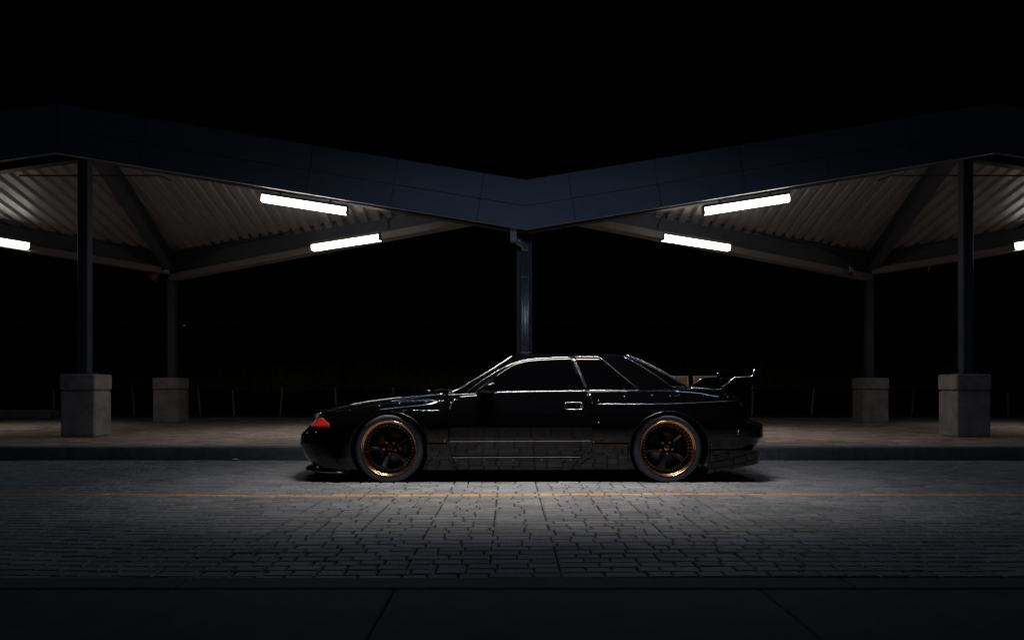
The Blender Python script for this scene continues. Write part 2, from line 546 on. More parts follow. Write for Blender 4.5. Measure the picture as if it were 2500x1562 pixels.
# ------------------------------------------------------------------ canopy
MX = 0.245                                        # mirror axis of the canopy
can = empty('canopy', (MX, 11.7, SW))
tag(can, 'steel shelter canopy with V-shaped slate-blue fascia and ribbed metal roof', 'canopy')
FY = 11.25
cB = P(1291, 559, FY); cB.x = MX + 0.03
cT = P(1291, 440, FY); cT.x = cB.x
pB = P(139, 372, FY)
pT = P(137, 254, FY)
def mir(v):
    return Vector((2 * MX - v[0], v[1], v[2]))
def both(fn):
    for s in (0, 1):
        fn((lambda v: Vector(v)) if s == 0 else mir)

mid_f = 0.465
def fascia_side(tr, seams_px, endpx):
    d = (pB - cB); L = d.length; d.normalize()
    n = Vector((-d.z, 0, d.x)); n = n if n.z > 0 else -n
    h = (cT.z - cB.z) * (-d.x if d.x < 0 else d.x)
    ss = [(cB.x - (px - CX) * FY / F) / abs(d.x) for px in seams_px]
    ss = [0.0] + ss + [L]
    for i in range(len(ss) - 1):
        s0, s1 = ss[i], ss[i + 1]
        for lo, hi in ((0.0, mid_f), (mid_f, 1.0)):
            def pt(s, e, endcap):
                p = cB + d * s
                if endcap:                         # mitred, vertical end
                    return p + Vector((0, 0, (cT.z - cB.z) * e))
                return p + n * h * e
            gap = 0.0035
            q = [pt(s0 + (gap if i else 0.004), lo + (0.006 if lo > 0 else 0), i == 0), pt(s1 - gap, lo + (0.006 if lo > 0 else 0), i == len(ss) - 2),
                 pt(s1 - gap, hi - (0.004 if hi < 1 else 0), i == len(ss) - 2), pt(s0 + (gap if i else 0.004), hi - (0.004 if hi < 1 else 0), i == 0)]
            dy = random.uniform(-0.004, 0.004)
            tl = random.uniform(-0.006, 0.006)
            q = [v + Vector((0, dy + (tl if k < 2 else -tl), 0)) for k, v in enumerate(q)]
            q2 = [tr(v) for v in q]
            MB().prism(q2, (0, 0.035, 0)).build('fascia_panel', MT['fascia'], can)
    # backing and lower lip behind the panels
    bkp = [tr(v + Vector((0, 0.05, 0))) for v in (cB + Vector((0, 0, .01)), pB + Vector((0, 0, .01)), pT, cT)]
    MB().prism(bkp, (0, 0.03, 0)).build('fascia_backing', MT['fasciaback'], can)
    lip = [tr(v) for v in (cB + Vector((0, .0, -0.012)), pB + Vector((0, 0, -0.012)), pB + Vector((0, 0.058, -0.012)), cB + Vector((0, 0.058, -0.012)))]
    MB().prism(lip, (0, 0, 0.008)).build('lit_fascia_lip', MT['whitebox'], can)  # pale material paints the lamplit line under the fascia
    sof = [tr(v) for v in (cB + Vector((0, .16, 0.06)), pB + Vector((0, .16, 0.06)), pB + Vector((0, 0.52, 0.06)), cB + Vector((0, 0.52, 0.06)))]
    MB().prism(sof, (0, 0, 0.006)).build('soffit', MT['fasciaback'], can)
    # beyond the peak the fascia falls again
    o1 = P(0, 270, FY); o2 = P(0, 393, FY)
    dT = (o1 - pT) / (pT.x - o1.x); dB = (o2 - pB) / (pB.x - o2.x)
    x0 = 0.0
    for i in range(5):
        xa, xb = x0 + 0.004, x0 + 1.17
        for lo, hi in ((0.0, mid_f), (mid_f, 1.0)):
            def pt(xq, e):
                a = pB + dB * xq; b = pT + dT * xq
                return a.lerp(b, e)
            q = [pt(xa, lo + (0.006 if lo > 0 else 0)), pt(xb, lo + (0.006 if lo > 0 else 0)), pt(xb, hi - (0.004 if hi < 1 else 0)), pt(xa, hi - (0.004 if hi < 1 else 0))]
            MB().prism([tr(v) for v in q], (0, 0.035, 0)).build('fascia_panel', MT['fascia'], can)
        x0 += 1.175
    e1 = pB + dB * 5.9; e2 = pT + dT * 5.9
    MB().prism([tr(v + Vector((0, .05, 0))) for v in (pB, e1, e2, pT)], (0, 0.03, 0)).build('fascia_backing', MT['fasciaback'], can)
    return dB
SEAM = [1163, 953, 746, 542, 339]
dBs = None
for tr in ((lambda v: Vector(v)), mir):
    dBs = fascia_side(tr, SEAM, 139)

# nodes: C centre, Fn front (high), Bn back, On outer
Cx, Cy = MX, 11.70
Fx, Fy = -6.26, 11.70
Bx, By = -6.92, 16.25
Ox, Oy = -12.77, 11.70
dC = Vector((Cx, Cy, cT.z - 0.16)); dF = Vector((Fx, Fy, pT.z - 0.20)); dB_ = Vector((Bx, By, 3.60)); dO = Vector((Ox, Oy, 4.15))

def plane_fn(a, b, c):
    n = (b - a).cross(c - a)
    return lambda X, Y: a.z - (n.x * (X - a.x) + n.y * (Y - a.y)) / n.z
zR = plane_fn(dC, dF, dB_)
zL = plane_fn(dF, dO, dB_)

PITCH = 0.228
prof = [(0.0, 0.0), (0.125, 0.0), (0.148, 0.055), (0.205, 0.055), (0.228, 0.0)]
def deck_sheets(tr, x0, x1, zfn, yb):
    xs = x0
    while xs < x1 - 0.05:
        mb = MB(); rows = []
        xe = min(xs + PITCH * 4, x1)
        k = 0
        xr = xs
        while xr < xe - 1e-6:
            for (px_, pz_) in prof[(0 if not rows else 1):]:
                X = min(xr + px_, x1)
                Yb = yb(X) + 0.22
                rows.append((X, Yb, pz_))
            xr += PITCH
        top = []; bot = []
        NS = 6
        G = []
        for j in range(NS + 1):
            row = []
            for X, Yb, pz_ in rows:
                Yq = 11.35 + (Yb - 11.35) * j / NS
                row.append(tr((X, Yq, zfn(X, Yq) + pz_)))
            G.append(row)
        mb.grid(G)
        o = mb.build('deck_sheet', MT['deck'], can)
        xs = xe
lineBC = lambda X: By + (Cy - By) * (X - Bx) / (Cx - Bx)
lineBO = lambda X: By + (Oy - By) * (X - Bx) / (Ox - Bx)
hipx = lambda Y: Fx + (Bx - Fx) * (Y - Fy) / (By - Fy)
for tr in ((lambda v: Vector(v)), mir):
    deck_sheets(tr, Fx - 0.35, Cx, lambda X, Y: zR(X, Y) + 0.03, lambda X: lineBC(X) if X > Bx else By)
    deck_sheets(tr, Ox, Fx - 0.35, lambda X, Y: zL(X, Y) + 0.02, lambda X: lineBO(X) if X < Bx else By)

def ibeam(name, a, b, depth, width, mat=None, tf=0.022, tw=0.018):
    """a, b: bottom centre line"""
    a, b = Vector(a), Vector(b)
    mb = MB()
    up = Vector((0, 0, 1))
    mb.bar(a + up * tf / 2, b + up * tf / 2, width, tf)
    mb.bar(a + up * (depth - tf / 2), b + up * (depth - tf / 2), width, tf)
    mb.bar(a + up * depth / 2, b + up * depth / 2, tw, depth - 2 * tf - 0.002)
    o = mb.build(name, mat or MT['steel'], can)
    if name == 'back_beam':
        fl_ = MB(); fl_.bar(a + Vector((0, 0, -0.056)), b + Vector((0, 0, -0.056)), width + 0.02, 0.11)
        fl_.build('lower_chord', MT['lit_flange'], o)
    return o

for tr in ((lambda v: Vector(v)), mir):
    # front edge beam under the deck, following the fascia
    a = Vector((Cx, Cy, cB.z + 0.02)); b = Vector((Fx, Fy, pB.z + 0.02))
    if tr is mir: a = a + Vector((-0.004, 0, 0))
    ibeam('edge_beam', tr(a), tr(b), 0.30, 0.16)
    e = pB + dBs * 5.9
    ibeam('edge_beam', tr(b + Vector((-.002, 0, 0))), tr(Vector((e.x, Fy, e.z + 0.02))), 0.30, 0.16)
    # back beams
    ibeam('back_beam', tr((Bx + 0.05, By - 0.03, 3.195)), tr((Cx - 0.12, Cy + 0.06, 3.55)), 0.36, 0.20)
    ibeam('back_beam', tr((Bx - 0.06, By - 0.03, 3.315)), tr((Ox, Oy, 3.91)), 0.32, 0.20)
    # hip beam from high front column down to the back column
    ibeam('hip_beam', tr((Fx, Fy + 0.1, pB.z + 0.22)), tr((Bx + 0.0, By - 0.12, 3.27)), 0.30, 0.20)
    # conduits clipped over the back beam
    for k, (dz, dy) in enumerate(((0.50, -0.10), (0.545, -0.13))):
        pts = []
        for t in np.linspace(0.04, 0.93, 24):
            pts.append(tr((Bx + (Cx - Bx) * t, By + (Cy - By) * t + dy, 3.085 + 0.357 * t + dz + 0.006 * math.sin(t * 40 + k))))
        MB().tube(pts, 0.011, 6).build('conduit', MT['steel'], can, smooth=True)
    pts = [tr((Bx + (Ox - Bx) * t, By + (Oy - By) * t - 0.1, 3.205 + 0.59 * t + 0.46)) for t in np.linspace(0.03, 0.8, 14)]
    MB().tube(pts, 0.011, 6).build('conduit', MT['steel'], can, smooth=True)
    # loop of cable down the beam to the lamp
    w0 = Vector((Bx + (Cx - Bx) * 0.665, By + (Cy - By) * 0.665 - 0.13, 3.77))
    cab = [w0, w0 + Vector((0.10, -0.03, -0.04)), w0 + Vector((0.17, -0.05, -0.18)), w0 + Vector((0.19, -0.06, -0.36))]
    MB().tube([tr(v) for v in cab], 0.009, 6).build('cable', MT['cable'], can, smooth=True)
    # tie rod behind the front column
    tz = P(200, 429, 12.0).z
    pa, pb = Vector(((46 - CX) * 12.0 / F, 12.0, tz)), Vector(((390 - CX) * 12.0 / F, 12.0, tz))
    MB().tube([tr(pa), tr(pb), tr(pb + Vector((0.13, 0.12, -0.05)))], 0.013, 6).build('tie_rod', MT['steel'], can)
    # columns
    for (cx_, cy_, wd, top) in ((Fx, 11.68, 0.152, pB.z + 0.02), (Bx, By + 0.02, 0.152, 3.22)):
        mb = MB()
        base = SW + 0.915 - 0.004
        c = tr((cx_, cy_, (base + top) / 2))
        mb.bbox(c, (wd, wd, top - base), 0.010)
        mb.build('column', MT['steel'], can)
        bp = MB(); bp.bbox(tr((cx_, cy_, base + 0.010)), (0.26, 0.26, 0.02), 0.003)
        for sx_ in (-1, 1):
            for sy_ in (-1, 1):
                bp.tube([tr((cx_ + sx_ * 0.105, cy_ + sy_ * 0.105, base + 0.02)), tr((cx_ + sx_ * 0.105, cy_ + sy_ * 0.105, base + 0.05))], 0.010, 6)
        bp.build('base_plate', MT['steel'], can)

# centre column, gutter outlet and downpipe
ccx = (1280 - CX) * 11.68 / F
MB().bbox((ccx, 11.70, (SW + 3.10) / 2), (0.225, 0.20, 3.10 - SW), 0.010).build('column', MT['steel'], can)
dpx = (1282 - CX) * 11.50 / F
dp = MB().tube([(dpx, 11.52, 2.86), (dpx, 11.52, SW + 0.02)], 0.052, 16).build('downpipe', MT['galv'], can, smooth=True)
MB().tube([(dpx, 11.52, 2.50), (dpx, 11.52, 2.475)], 0.060, 16).build('pipe_collar', MT['galv'], dp, smooth=True)
MB().tube([(dpx, 11.52, 1.40), (dpx, 11.52, 1.375)], 0.060, 16).build('pipe_collar', MT['galv'], dp, smooth=True)
b0 = P(1246, 590, 11.40); b1 = P(1261, 553, 11.40)
gb = MB(); gb.bbox(((b0.x + b1.x) / 2, 11.42, (b0.z + b1.z) / 2 + 0.02), (b1.x - b0.x, 0.16, b1.z - b0.z + 0.04), 0.006)
gb = gb.build('gutter_outlet', MT['whitebox'], can)
MB().tube([((b0.x + b1.x) / 2 + 0.03, 11.47, b0.z + 0.05), (dpx - 0.07, 11.50, b0.z + 0.0), (dpx - 0.01, 11.52, b0.z - 0.03), (dpx, 11.52, b0.z - 0.12)], 0.050, 14).build('elbow', MT['galv'], can, smooth=True)

# pedestals
def pedestal(x0, x1, yf, label):
    w = x1 - x0; cx_ = (x0 + x1) / 2; cy_ = yf + w / 2
    r = empty('concrete_pedestal', (cx_, cy_, SW))
    tag(r, label, 'pedestal', 'concrete pedestals under the canopy columns')
    zc = SW + 0.915 - 0.245
    MB().bbox((cx_, cy_, (SW + zc) / 2 - 0.002), (w - 0.015, w - 0.015, zc - SW), 0.018, taper=1.0).build('shaft', MT['conc'], r)
    MB().bbox((cx_, cy_, zc + 0.003), (w - 0.05, w - 0.05, 0.012), 0.002).build('groove', MT['fasciaback'], r)
    MB().bbox((cx_, cy_, zc + 0.012 + 0.1165), (w, w, 0.233), 0.017).build('cap', MT['conc'], r)
    return r
xa, xb = (145 - CX) * 11.45 / F, (231 - CX) * 11.45 / F
pedestal(xa, xb, 11.45, 'large concrete pedestal of the left front column, near the kerb')
pedestal(2 * MX - xb, 2 * MX - xa, 11.45, 'large concrete pedestal of the right front column, near the kerb')
xa, xb = (371.5 - CX) * 16.0 / F, (436 - CX) * 16.0 / F
pedestal(xa, xb, 16.0, 'smaller looking concrete pedestal of the left back column, ahead of the car')
pedestal(2 * MX - xb, 2 * MX - xa, 16.0, 'smaller looking concrete pedestal of the right back column, behind the car')

# lamps
LAMP_W = 5.0
def tube_lamp(a, b, label, up=Vector((0, 0, 1)), mount=0.05):
    """a, b: ends of the diffuser axis"""
    a, b = Vector(a), Vector(b)
    m_ = (a + b) / 2
    r = empty('tube_lamp', m_)
    tag(r, label, 'lamp', 'lit tube lamps under the canopy')
    d = (b - a).normalized(); side = d.cross(up).normalized(); u = side.cross(d).normalized()
    def ring(p, sc):
        pts = []
        for (q, w) in ((-0.062, 0.048), (-0.060, 0.0), (-0.045, -0.034), (-0.018, -0.050), (0.018, -0.050), (0.045, -0.034), (0.060, 0.0), (0.062, 0.048)):
            pts.append(p + side * q * sc + u * w * sc)
        return pts
    mb = MB(); A = ring(a, 1); B = ring(b, 1)
    mb.add(A + B, [(i, i + 1, 9 + i, 8 + i) for i in range(7)] + [tuple(range(8)), tuple(reversed(range(8, 16))), (7, 0, 8, 15)])
    mb.build('diffuser', MT['lamp'], r)
    mb = MB(); mb.bar(a - d * 0.012 + u * 0.072, b + d * 0.012 + u * 0.072, 0.135, 0.045, up)
    mb.build('housing', MT['housing'], r)
    for p, s in ((a, -1), (b, 1)):
        MB().bar(p + d * s * 0.003 + u * 0.0, p + d * s * 0.016 + u * 0.0, 0.13, 0.095, up).build('end_cap', MT['housing'], r)
    # the light the fitting throws downwards
    ld = bpy.data.lights.new('lamp_beam', 'AREA'); ld.shape = 'RECTANGLE'; ld.size = (b - a).length * 0.96; ld.size_y = 0.10
    ld.energy = LAMP_W; ld.spread = math.radians(96); ld.color = (1.0, 0.955, 0.89)
    lo = bpy.data.objects.new('lamp_beam', ld); COL.objects.link(lo); lo.parent = r
    lo.matrix_local = Matrix((d, side, u)).transposed().to_4x4() @ Matrix.Translation((0, 0, -0.056)) if side.cross(u).dot(d) > 0 else Matrix((d, -side, u)).transposed().to_4x4() @ Matrix.Translation((0, 0, -0.056))
    for t in (0.2, 0.8):
        p = a.lerp(b, t)
        MB().bar(p + u * 0.094, p + u * (0.094 + mount), 0.03, 0.03, d).build('bracket', MT['steel'], r)
    return r
fa = P(641, 485, 11.62); fb = P(846, 517, 11.62)
ba_t, bb_t = 0.50, 0.70
def back_pt(t, o=0.20, z=0.06):
    return Vector((Bx + (Cx - Bx) * t - 0.05, By + (Cy - By) * t - o, 3.085 + 0.357 * t + z))
names = {0: ('left', 'nose'), 1: ('right', 'tail')}
for k, tr in enumerate(((lambda v: Vector(v)), mir)):
    sd, en = names[k]
    tube_lamp(tr(fa), tr(fb), f'bright tube lamp hanging below the {sd} fascia, above the car {en}')
    sh_ = Vector((-0.07 * k, 0, 0))
    tube_lamp(tr(P(766, 606, 13.75)) + sh_, tr(P(929, 581, 13.05)) + sh_, f'bright tube lamp on the {sd} back beam, nearest the centre column')
    oa = P(70, 601, 14.55); ob = oa + Vector((-1.17, -0.91, 0.12))
    tube_lamp(tr(oa), tr(ob), f'tube lamp cut off by the {sd} edge of the picture')

# horn speakers at left back column; camera at right back column
def horn(p, dirv, label):
    p = Vector(p); dirv = Vector(dirv).normalized()
    r = empty('horn_speaker', p); tag(r, label, 'speaker', 'horn speakers on the left back column')
    n = 20; side = dirv.cross(Vector((0, 0, 1))).normalized(); u = side.cross(dirv)
    prof_ = [(0.030, -0.16), (0.040, -0.10), (0.045, -0.02), (0.07, 0.04), (0.115, 0.11), (0.13, 0.125), (0.118, 0.118), (0.07, 0.05), (0.02, 0.03)]
    V = []
    for i in range(n):
        an = 2 * math.pi * i / n
        for rr, al in prof_:
            V.append(p + dirv * al + (side * math.cos(an) + u * math.sin(an)) * rr)
    m = len(prof_); Fc = []
    for i in range(n):
        j = (i + 1) % n
        for q in range(m - 1):
            Fc.append((i * m + q, j * m + q, j * m + q + 1, i * m + q + 1))
    mk('bell', V, Fc, MT['horn'], r, smooth=True)
    MB().bar(p - dirv * 0.22, p - dirv * 0.12, 0.05, 0.05).build('mount', MT['steel'], r)
    return r
horn(P(463, 667, 16.1), (0.75, -0.65, -0.12), 'brown horn loudspeaker right of the left back column')
horn(P(384, 667, 16.1), (-0.80, 0.30, -0.45), 'brown horn loudspeaker left of the left back column, turned away')
q = P(2076, 662, 15.6)
sc = empty('security_camera', q); tag(sc, 'small grey cylinder camera under the beam by the right back column', 'camera')
MB().tube([q + Vector((0, 0, 0.14)), q + Vector((0, 0, -0.03))], 0.045, 14).build('body', MT['galv'], sc, smooth=True)
MB().tube([q + Vector((0, 0, -0.03)), q + Vector((0, 0, -0.075))], [0.052, 0.04], 14).build('dome', MT['plastic'], sc, smooth=True)
# strap dangling under the right outer beam
q = P(2270, 648, 15.2)
hs = MB().tube([q, q + Vector((-0.01, 0, -0.06)), q + Vector((-0.03, 0, -0.14))], [0.008, 0.007, 0.003], 6).build('cable_end', MT['whitebox'])
tag(hs, 'pale cable end dangling from the right outer beam', 'cable')

# ------------------------------------------------------------------ background things
bench_Y = 15.0
br = empty('bench', (P(1700, 945, bench_Y).x, bench_Y + 0.2, SW))
tag(br, 'slatted reddish bench with pale metal frame, partly hidden behind the car tail', 'bench')
def bench_back(x0, x1, y0, y1):
    a = P(x0, y0, bench_Y); b = P(x1, y1, bench_Y)
    zt, x0_, x1_ = a.z, a.x, b.x
    H = 0.44
    fr = MB()
    tl = 0.10
    for xx in (x0_ + 0.010, x1_ - 0.010):
        fr.bar((xx, bench_Y + 0.0, zt), (xx, bench_Y - tl, zt - H), 0.020, 0.030, Vector((0, 1, 0)))
    fr.bar((x0_ + 0.020, bench_Y, zt - 0.010), (x1_ - 0.020, bench_Y, zt - 0.010), 0.03, 0.020)
    fr.build('back_frame', MT['bframe'], br)
    zz = zt - 0.026; hh = 0.058
    while zz - hh > zt - H:
        f0 = (zt - zz) / H
        MB().bbox(((x0_ + x1_) / 2, bench_Y - tl * (f0 + 0.07), zz - hh / 2), (x1_ - x0_ - 0.045, 0.022, hh), 0.004).build('slat', MT['slat'], br)
        zz -= hh + 0.008
for x0_, x1_ in ((1560, 1630), (1642.5, 1679.5), (1692, 1755)):
    bench_back(x0_, x1_, 917.5, 940)
xs0, xs1 = P(1558, 0, bench_Y).x, P(1768, 0, bench_Y).x
for k in range(5):
    MB().bbox(((xs0 + xs1) / 2, bench_Y - 0.16 - k * 0.088, SW + 0.45), (xs1 - xs0, 0.078, 0.03), 0.005).build('seat_slat', MT['slat'], br)
for xx in (xs0 + 0.1, (xs0 + xs1) / 2, xs1 - 0.05):
    lg = MB(); lg.box((xx, bench_Y - 0.50, SW + 0.2225), (0.05, 0.05, 0.425)); lg.build('leg', MT['bframe'], br)
    lg = MB(); lg.box((xx, bench_Y - 0.08, SW + 0.24), (0.05, 0.04, 0.46)); lg.build('leg', MT['bframe'], br)
fn = empty('silt_fence', (0, 20.2, SW))
tag(fn, 'low black fabric fence on pale wooden stakes along the weeds', 'fence')
FYY = 20.2
st = [(322, 943, 329, 991, -0.0), (484, 949, 490, 1001, 0), (568, 950, 572, 1004, 0), (689, 946, 684, 1008, 0), (818, 945, 823, 1008, 0),
      (1838, 955, 1836, 1008, 0), (1987, 949, 1980, 1010, 0), (2460, 958, 2461, 1006, 0), (131, 950, 131, 988, 0), (2700, 950, 2696, 1006, 0),
      (-120, 950, -122, 1000, 0), (960, 946, 962, 1008, 0), (1090, 948, 1088, 1008, 0), (1230, 946, 1236, 1008, 0), (1380, 947, 1378, 1008, 0), (1530, 947, 1536, 1008, 0), (1690, 948, 1687, 1008, 0), (2230, 955, 2226, 1004, 0)]
for (x0_, y0_, x1_, y1_, _) in st:
    dy = random.uniform(-0.1, 0.02)
    a = P(x0_, y0_, FYY + dy); b = P(x1_, y1_, FYY - 0.06); b.z = SW - 0.05
    MB().bar(a, b, 0.036, 0.036, Vector((0, 1, 0))).build('stake', MT['wood'], fn)
G = []
for k in range(9):
    zz = SW - 0.02 + 0.66 * k / 8
    G.append([Vector((X, FYY + 0.05 + 0.035 * math.sin(X * 2.1 + 0.8 * math.sin(X)) + 0.02 * math.sin(X * 7 + k), zz + (0.03 * math.sin(X * 1.3) if k == 8 else 0))) for X in np.linspace(-18, 18, 260)])
MB().grid(G).build('fabric', MT['fabric'], fn, smooth=True)

# weeds on the bank
V = []; Fc = []
for i in range(15000):
    Yq = 20.5 + 7.0 * random.random() ** 1.4
    X = random.uniform(-0.72 * Yq, 0.72 * Yq)
    clump = 0.55 + 0.45 * math.sin(X * 1.7 + math.sin(Yq * 1.3) * 2) * math.sin(X * 0.53 + 1.0)
    if random.random() > 0.35 + 0.65 * clump: continue
    zb = SW + 0.16 * max(0, Yq - 20.5) ** 0.95
    h = random.uniform(0.45, 1.15) * (0.6 + 0.6 * clump)
    lx, ly = random.gauss(0, 0.16) * h, random.gauss(0, 0.12) * h
    w = random.uniform(0.006, 0.016); an = random.uniform(0, math.pi)
    ox, oy = math.cos(an) * w, math.sin(an) * w
    b = len(V)
    V += [(X - ox, Yq - oy, zb), (X + ox, Yq + oy, zb), (X + lx * .4 - ox * .8, Yq + ly * .4 - oy * .8, zb + h * .6), (X + lx * .4 + ox * .8, Yq + ly * .4 + oy * .8, zb + h * .6), (X + lx, Yq + ly, zb + h)]
    Fc += [(b, b + 1, b + 3, b + 2), (b + 2, b + 3, b + 4)]
    if random.random() < 0.5:                     # leaves along the stem
        for q_ in range(3):
            t = random.uniform(0.3, 0.95); s_ = random.choice((-1, 1)); lw = random.uniform(0.04, 0.10)
            bx_, by_, bz_ = X + lx * t * t, Yq + ly * t * t, zb + h * t
            c = len(V)
            V += [(bx_, by_, bz_), (bx_ + s_ * lw * .6, by_ + random.uniform(-.03, .03), bz_ + .03), (bx_ + s_ * lw, by_, bz_ - .005), (bx_ + s_ * lw * .5, by_ - .01, bz_ - .02)]
            Fc.append((c, c + 1, c + 2, c + 3))
gr = mk('weeds', V, Fc, MT['grass'])
tag(gr, 'dark tall weeds growing on the bank behind the fence', 'weeds', kind='stuff')

lw = MB(); xe = (107 - CX) * 18.3 / F
lw.bbox(((xe - 26) / 2, 18.75, SW + 0.095), (xe + 26, 0.5, 0.20), 0.02)
lw = lw.build('planter_kerb', MT['conc'])
tag(lw, 'low concrete edging block on the pavement at the far left', 'edging')
lf = P(574, 1124.5, KY - 0.08)
lfm = mk('fallen_leaf', [(lf.x - 0.06, lf.y, 0.012), (lf.x - 0.01, lf.y - 0.03, 0.022), (lf.x + 0.06, lf.y - 0.005, 0.014), (lf.x + 0.0, lf.y + 0.03, 0.024), (lf.x, lf.y, 0.034)],
         [(0, 1, 4), (1, 2, 4), (2, 3, 4), (3, 0, 4), (0, 3, 2, 1)], MT['leaf'])
tag(lfm, 'small pale dry leaf lying in the lane at the foot of the kerb', 'leaf')

fl = P(446, 795, 62.0)
fr = empty('distant_lamp', (fl.x, fl.y, 1.0)); tag(fr, 'tiny lit lamp far off in the dark beside the left back column', 'lamp')
MB().box(fl, (0.34, 0.08, 0.055)).build('lamp_head', MT['far'], fr)
MB().box((fl.x, fl.y + 0.05, fl.z + 0.055), (0.40, 0.22, 0.05)).build('hood', MT['cable'], fr)
MB().tube([(fl.x, fl.y + 0.2, 0.5), (fl.x, fl.y + 0.2, fl.z + 0.1)], 0.05, 8).build('pole', MT['cable'], fr)

# ------------------------------------------------------------------ the car
YC = 8.23
WR = 0.320
XF, XR = (949 - CX) * 7.35 / F, (1631 - CX) * 7.35 / F
WOUT = 0.880
car = empty('coupe', (0.2, YC, 0))
tag(car, 'low black two-door coupe with bronze wheels and rear wing, parked in side view', 'car')

def row(xn, xt, z, w):
    return dict(xn=xn, xt=xt, z=pchip(z), w=pchip(w))
XS = [-1.7, -1.3, -1.0, -0.6, 0.0, 0.8, 1.3, 1.7, 2.0]
def rz(n, vals, t, xn, xt): return [(xn, n)] + list(zip(XS, vals)) + [(xt, t)]
def flare(base, amp, nose=None):
    xs = np.linspace(-2.3, 2.7, 41); out = []
    for x_ in xs:
        f = math.exp(-((x_ - XF) / 0.56) ** 2) + math.exp(-((x_ - XR) / 0.62) ** 2)
        if x_ > XR: f = max(f, 0.75)
        if x_ < XF: f = max(f, 0.45)
        v = base + amp * f
        if nose is not None:
            k = min(max((XF - 0.25 - x_) / 0.2, 0), 1); v = v * (1 - k) + nose * k
        out.append((float(x_), v))
    return out
ROWS = [
 row(-1.98, 2.22, rz(.640, [.716, .797, .834, .850, .850, .860, .872, .896, .884], .862, -1.98, 2.22), [(0, 0.0)]),
 row(-1.98, 2.22, rz(.638, [.712, .792, .830, .848, .849, .859, .870, .894, .882], .860, -1.98, 2.22), [(0, 0.36)]),
 row(-1.97, 2.23, rz(.630, [.694, .772, .810, .836, .846, .857, .864, .886, .872], .850, -1.97, 2.23), [(0, 0.62)]),
 row(-1.96, 2.24, rz(.615, [.668, .746, .786, .823, .843, .855, .858, .874, .858], .838, -1.96, 2.24), [(-2, .715), (-1.5, .722), (-1, .734), (-.5, .751), (0, .764), (1.2, .764), (1.8, .735), (2.2, .72)]),
 row(-1.95, 2.25, rz(.600, [.650, .724, .757, .785, .800, .812, .822, .850, .838], .820, -1.95, 2.25), [(-2, .745), (-1.5, .753), (-1, .763), (-.5, .777), (0, .788), (1.2, .790), (1.8, .77), (2.2, .75)]),
 row(-1.94, 2.30, rz(.560, [.605, .672, .702, .714, .722, .732, .740, .752, .765], .765, -1.94, 2.30), flare(.818, .022)),
 row(-2.00, 2.36, rz(.492, [.545, .612, .630, .632, .632, .632, .632, .620, .600], .575, -2.00, 2.36), flare(.846, .034)),
 row(-2.065, 2.49, rz(.420, [.470, .520, .532, .532, .532, .532, .530, .525, .525], .530, -2.065, 2.49), flare(.858, .034)),
 row(-2.075, 2.50, rz(.360, [.385, .410, .412, .412, .410, .410, .412, .416, .420], .428, -2.075, 2.50), flare(.846, .036, .880)),
 row(-2.065, 2.47, rz(.325, [.350, .383, .385, .385, .384, .384, .385, .390, .395], .398, -2.065, 2.47), flare(.838, .037, .882)),
 row(-2.03, 2.42, rz(.235, [.235, .240, .245, .245, .245, .245, .250, .265, .280], .290, -2.03, 2.42), flare(.810, .042, .883)),
 row(-2.01, 2.41, rz(.210, [.210, .218, .222, .222, .222, .222, .228, .240, .255], .270, -2.01, 2.41), flare(.804, .043, .883)),
 row(-1.955, 2.33, rz(.168, [.135, .112, .112, .112, .113, .113, .120, .160, .190], .205, -1.955, 2.33), flare(.778, .043, .882)),
 row(-1.93, 2.31, rz(.160, [.125, .100, .100, .100, .100, .100, .108, .150, .180], .195, -1.93, 2.31), [(0, 0.62)]),
 row(-1.93, 2.31, rz(.160, [.125, .100, .100, .100, .100, .100, .108, .150, .180], .195, -1.93, 2.31), [(0, 0.0)]),
]
LF, LR, NE = 0.42, 0.30, 2.7
def endf(R, x):
    a = np.clip((R['xn'] + LF - x) / LF, 0, 1); b = np.clip((x - R['xt'] + LR) / LR, 0, 1)
    return (1 - a ** NE) ** (1 / NE) * (1 - b ** NE) ** (1 / NE)
def row_at(R, x):
    return float(R['w'](x)) * float(endf(R, x)), float(R['z'](x))
def Wb(x, z):
    """half width of the lower body at x, z"""
    ws = []; zs = []
    for R in ROWS[3:13]:
        xx = min(max(x, R['xn'] + 0.004), R['xt'] - 0.004)
        w, zz = row_at(R, xx); ws.append(w); zs.append(zz)
    return float(np.interp(z, zs[::-1], ws[::-1]))

NSF, NSM, NSR = 22, 150, 18
def stations(R):
    ph = np.linspace(0, math.pi / 2, NSF + 1)
    xf = R['xn'] + LF * (1 - np.cos(ph) ** (2 / NE))
    pr = np.linspace(math.pi / 2, 0, NSR + 1)
    xr = R['xt'] - LR * (1 - np.cos(pr) ** (2 / NE))
    xm = np.linspace(xf[-1], xr[0], NSM + 2)[1:-1]
    return np.concatenate([xf, xm, xr])
ctrl = []
for R in ROWS:
    xs = stations(R)
    w = R['w'](xs) * endf(R, xs) if True else 0
    ctrl.append(np.stack([xs, w, R['z'](xs)], 1))
ctrl = np.array(ctrl)                              # rows x stations x 3
SUB = 7
tt = np.linspace(0, len(ROWS) - 1, (len(ROWS) - 1) * SUB + 1)
nst = ctrl.shape[1]
surf = np.zeros((len(tt), nst, 3))
ti = list(range(len(ROWS)))
for s_ in range(nst):
    for c in range(3):
        surf[:, s_, c] = pchip(list(zip(ti, ctrl[:, s_, c])))(tt)

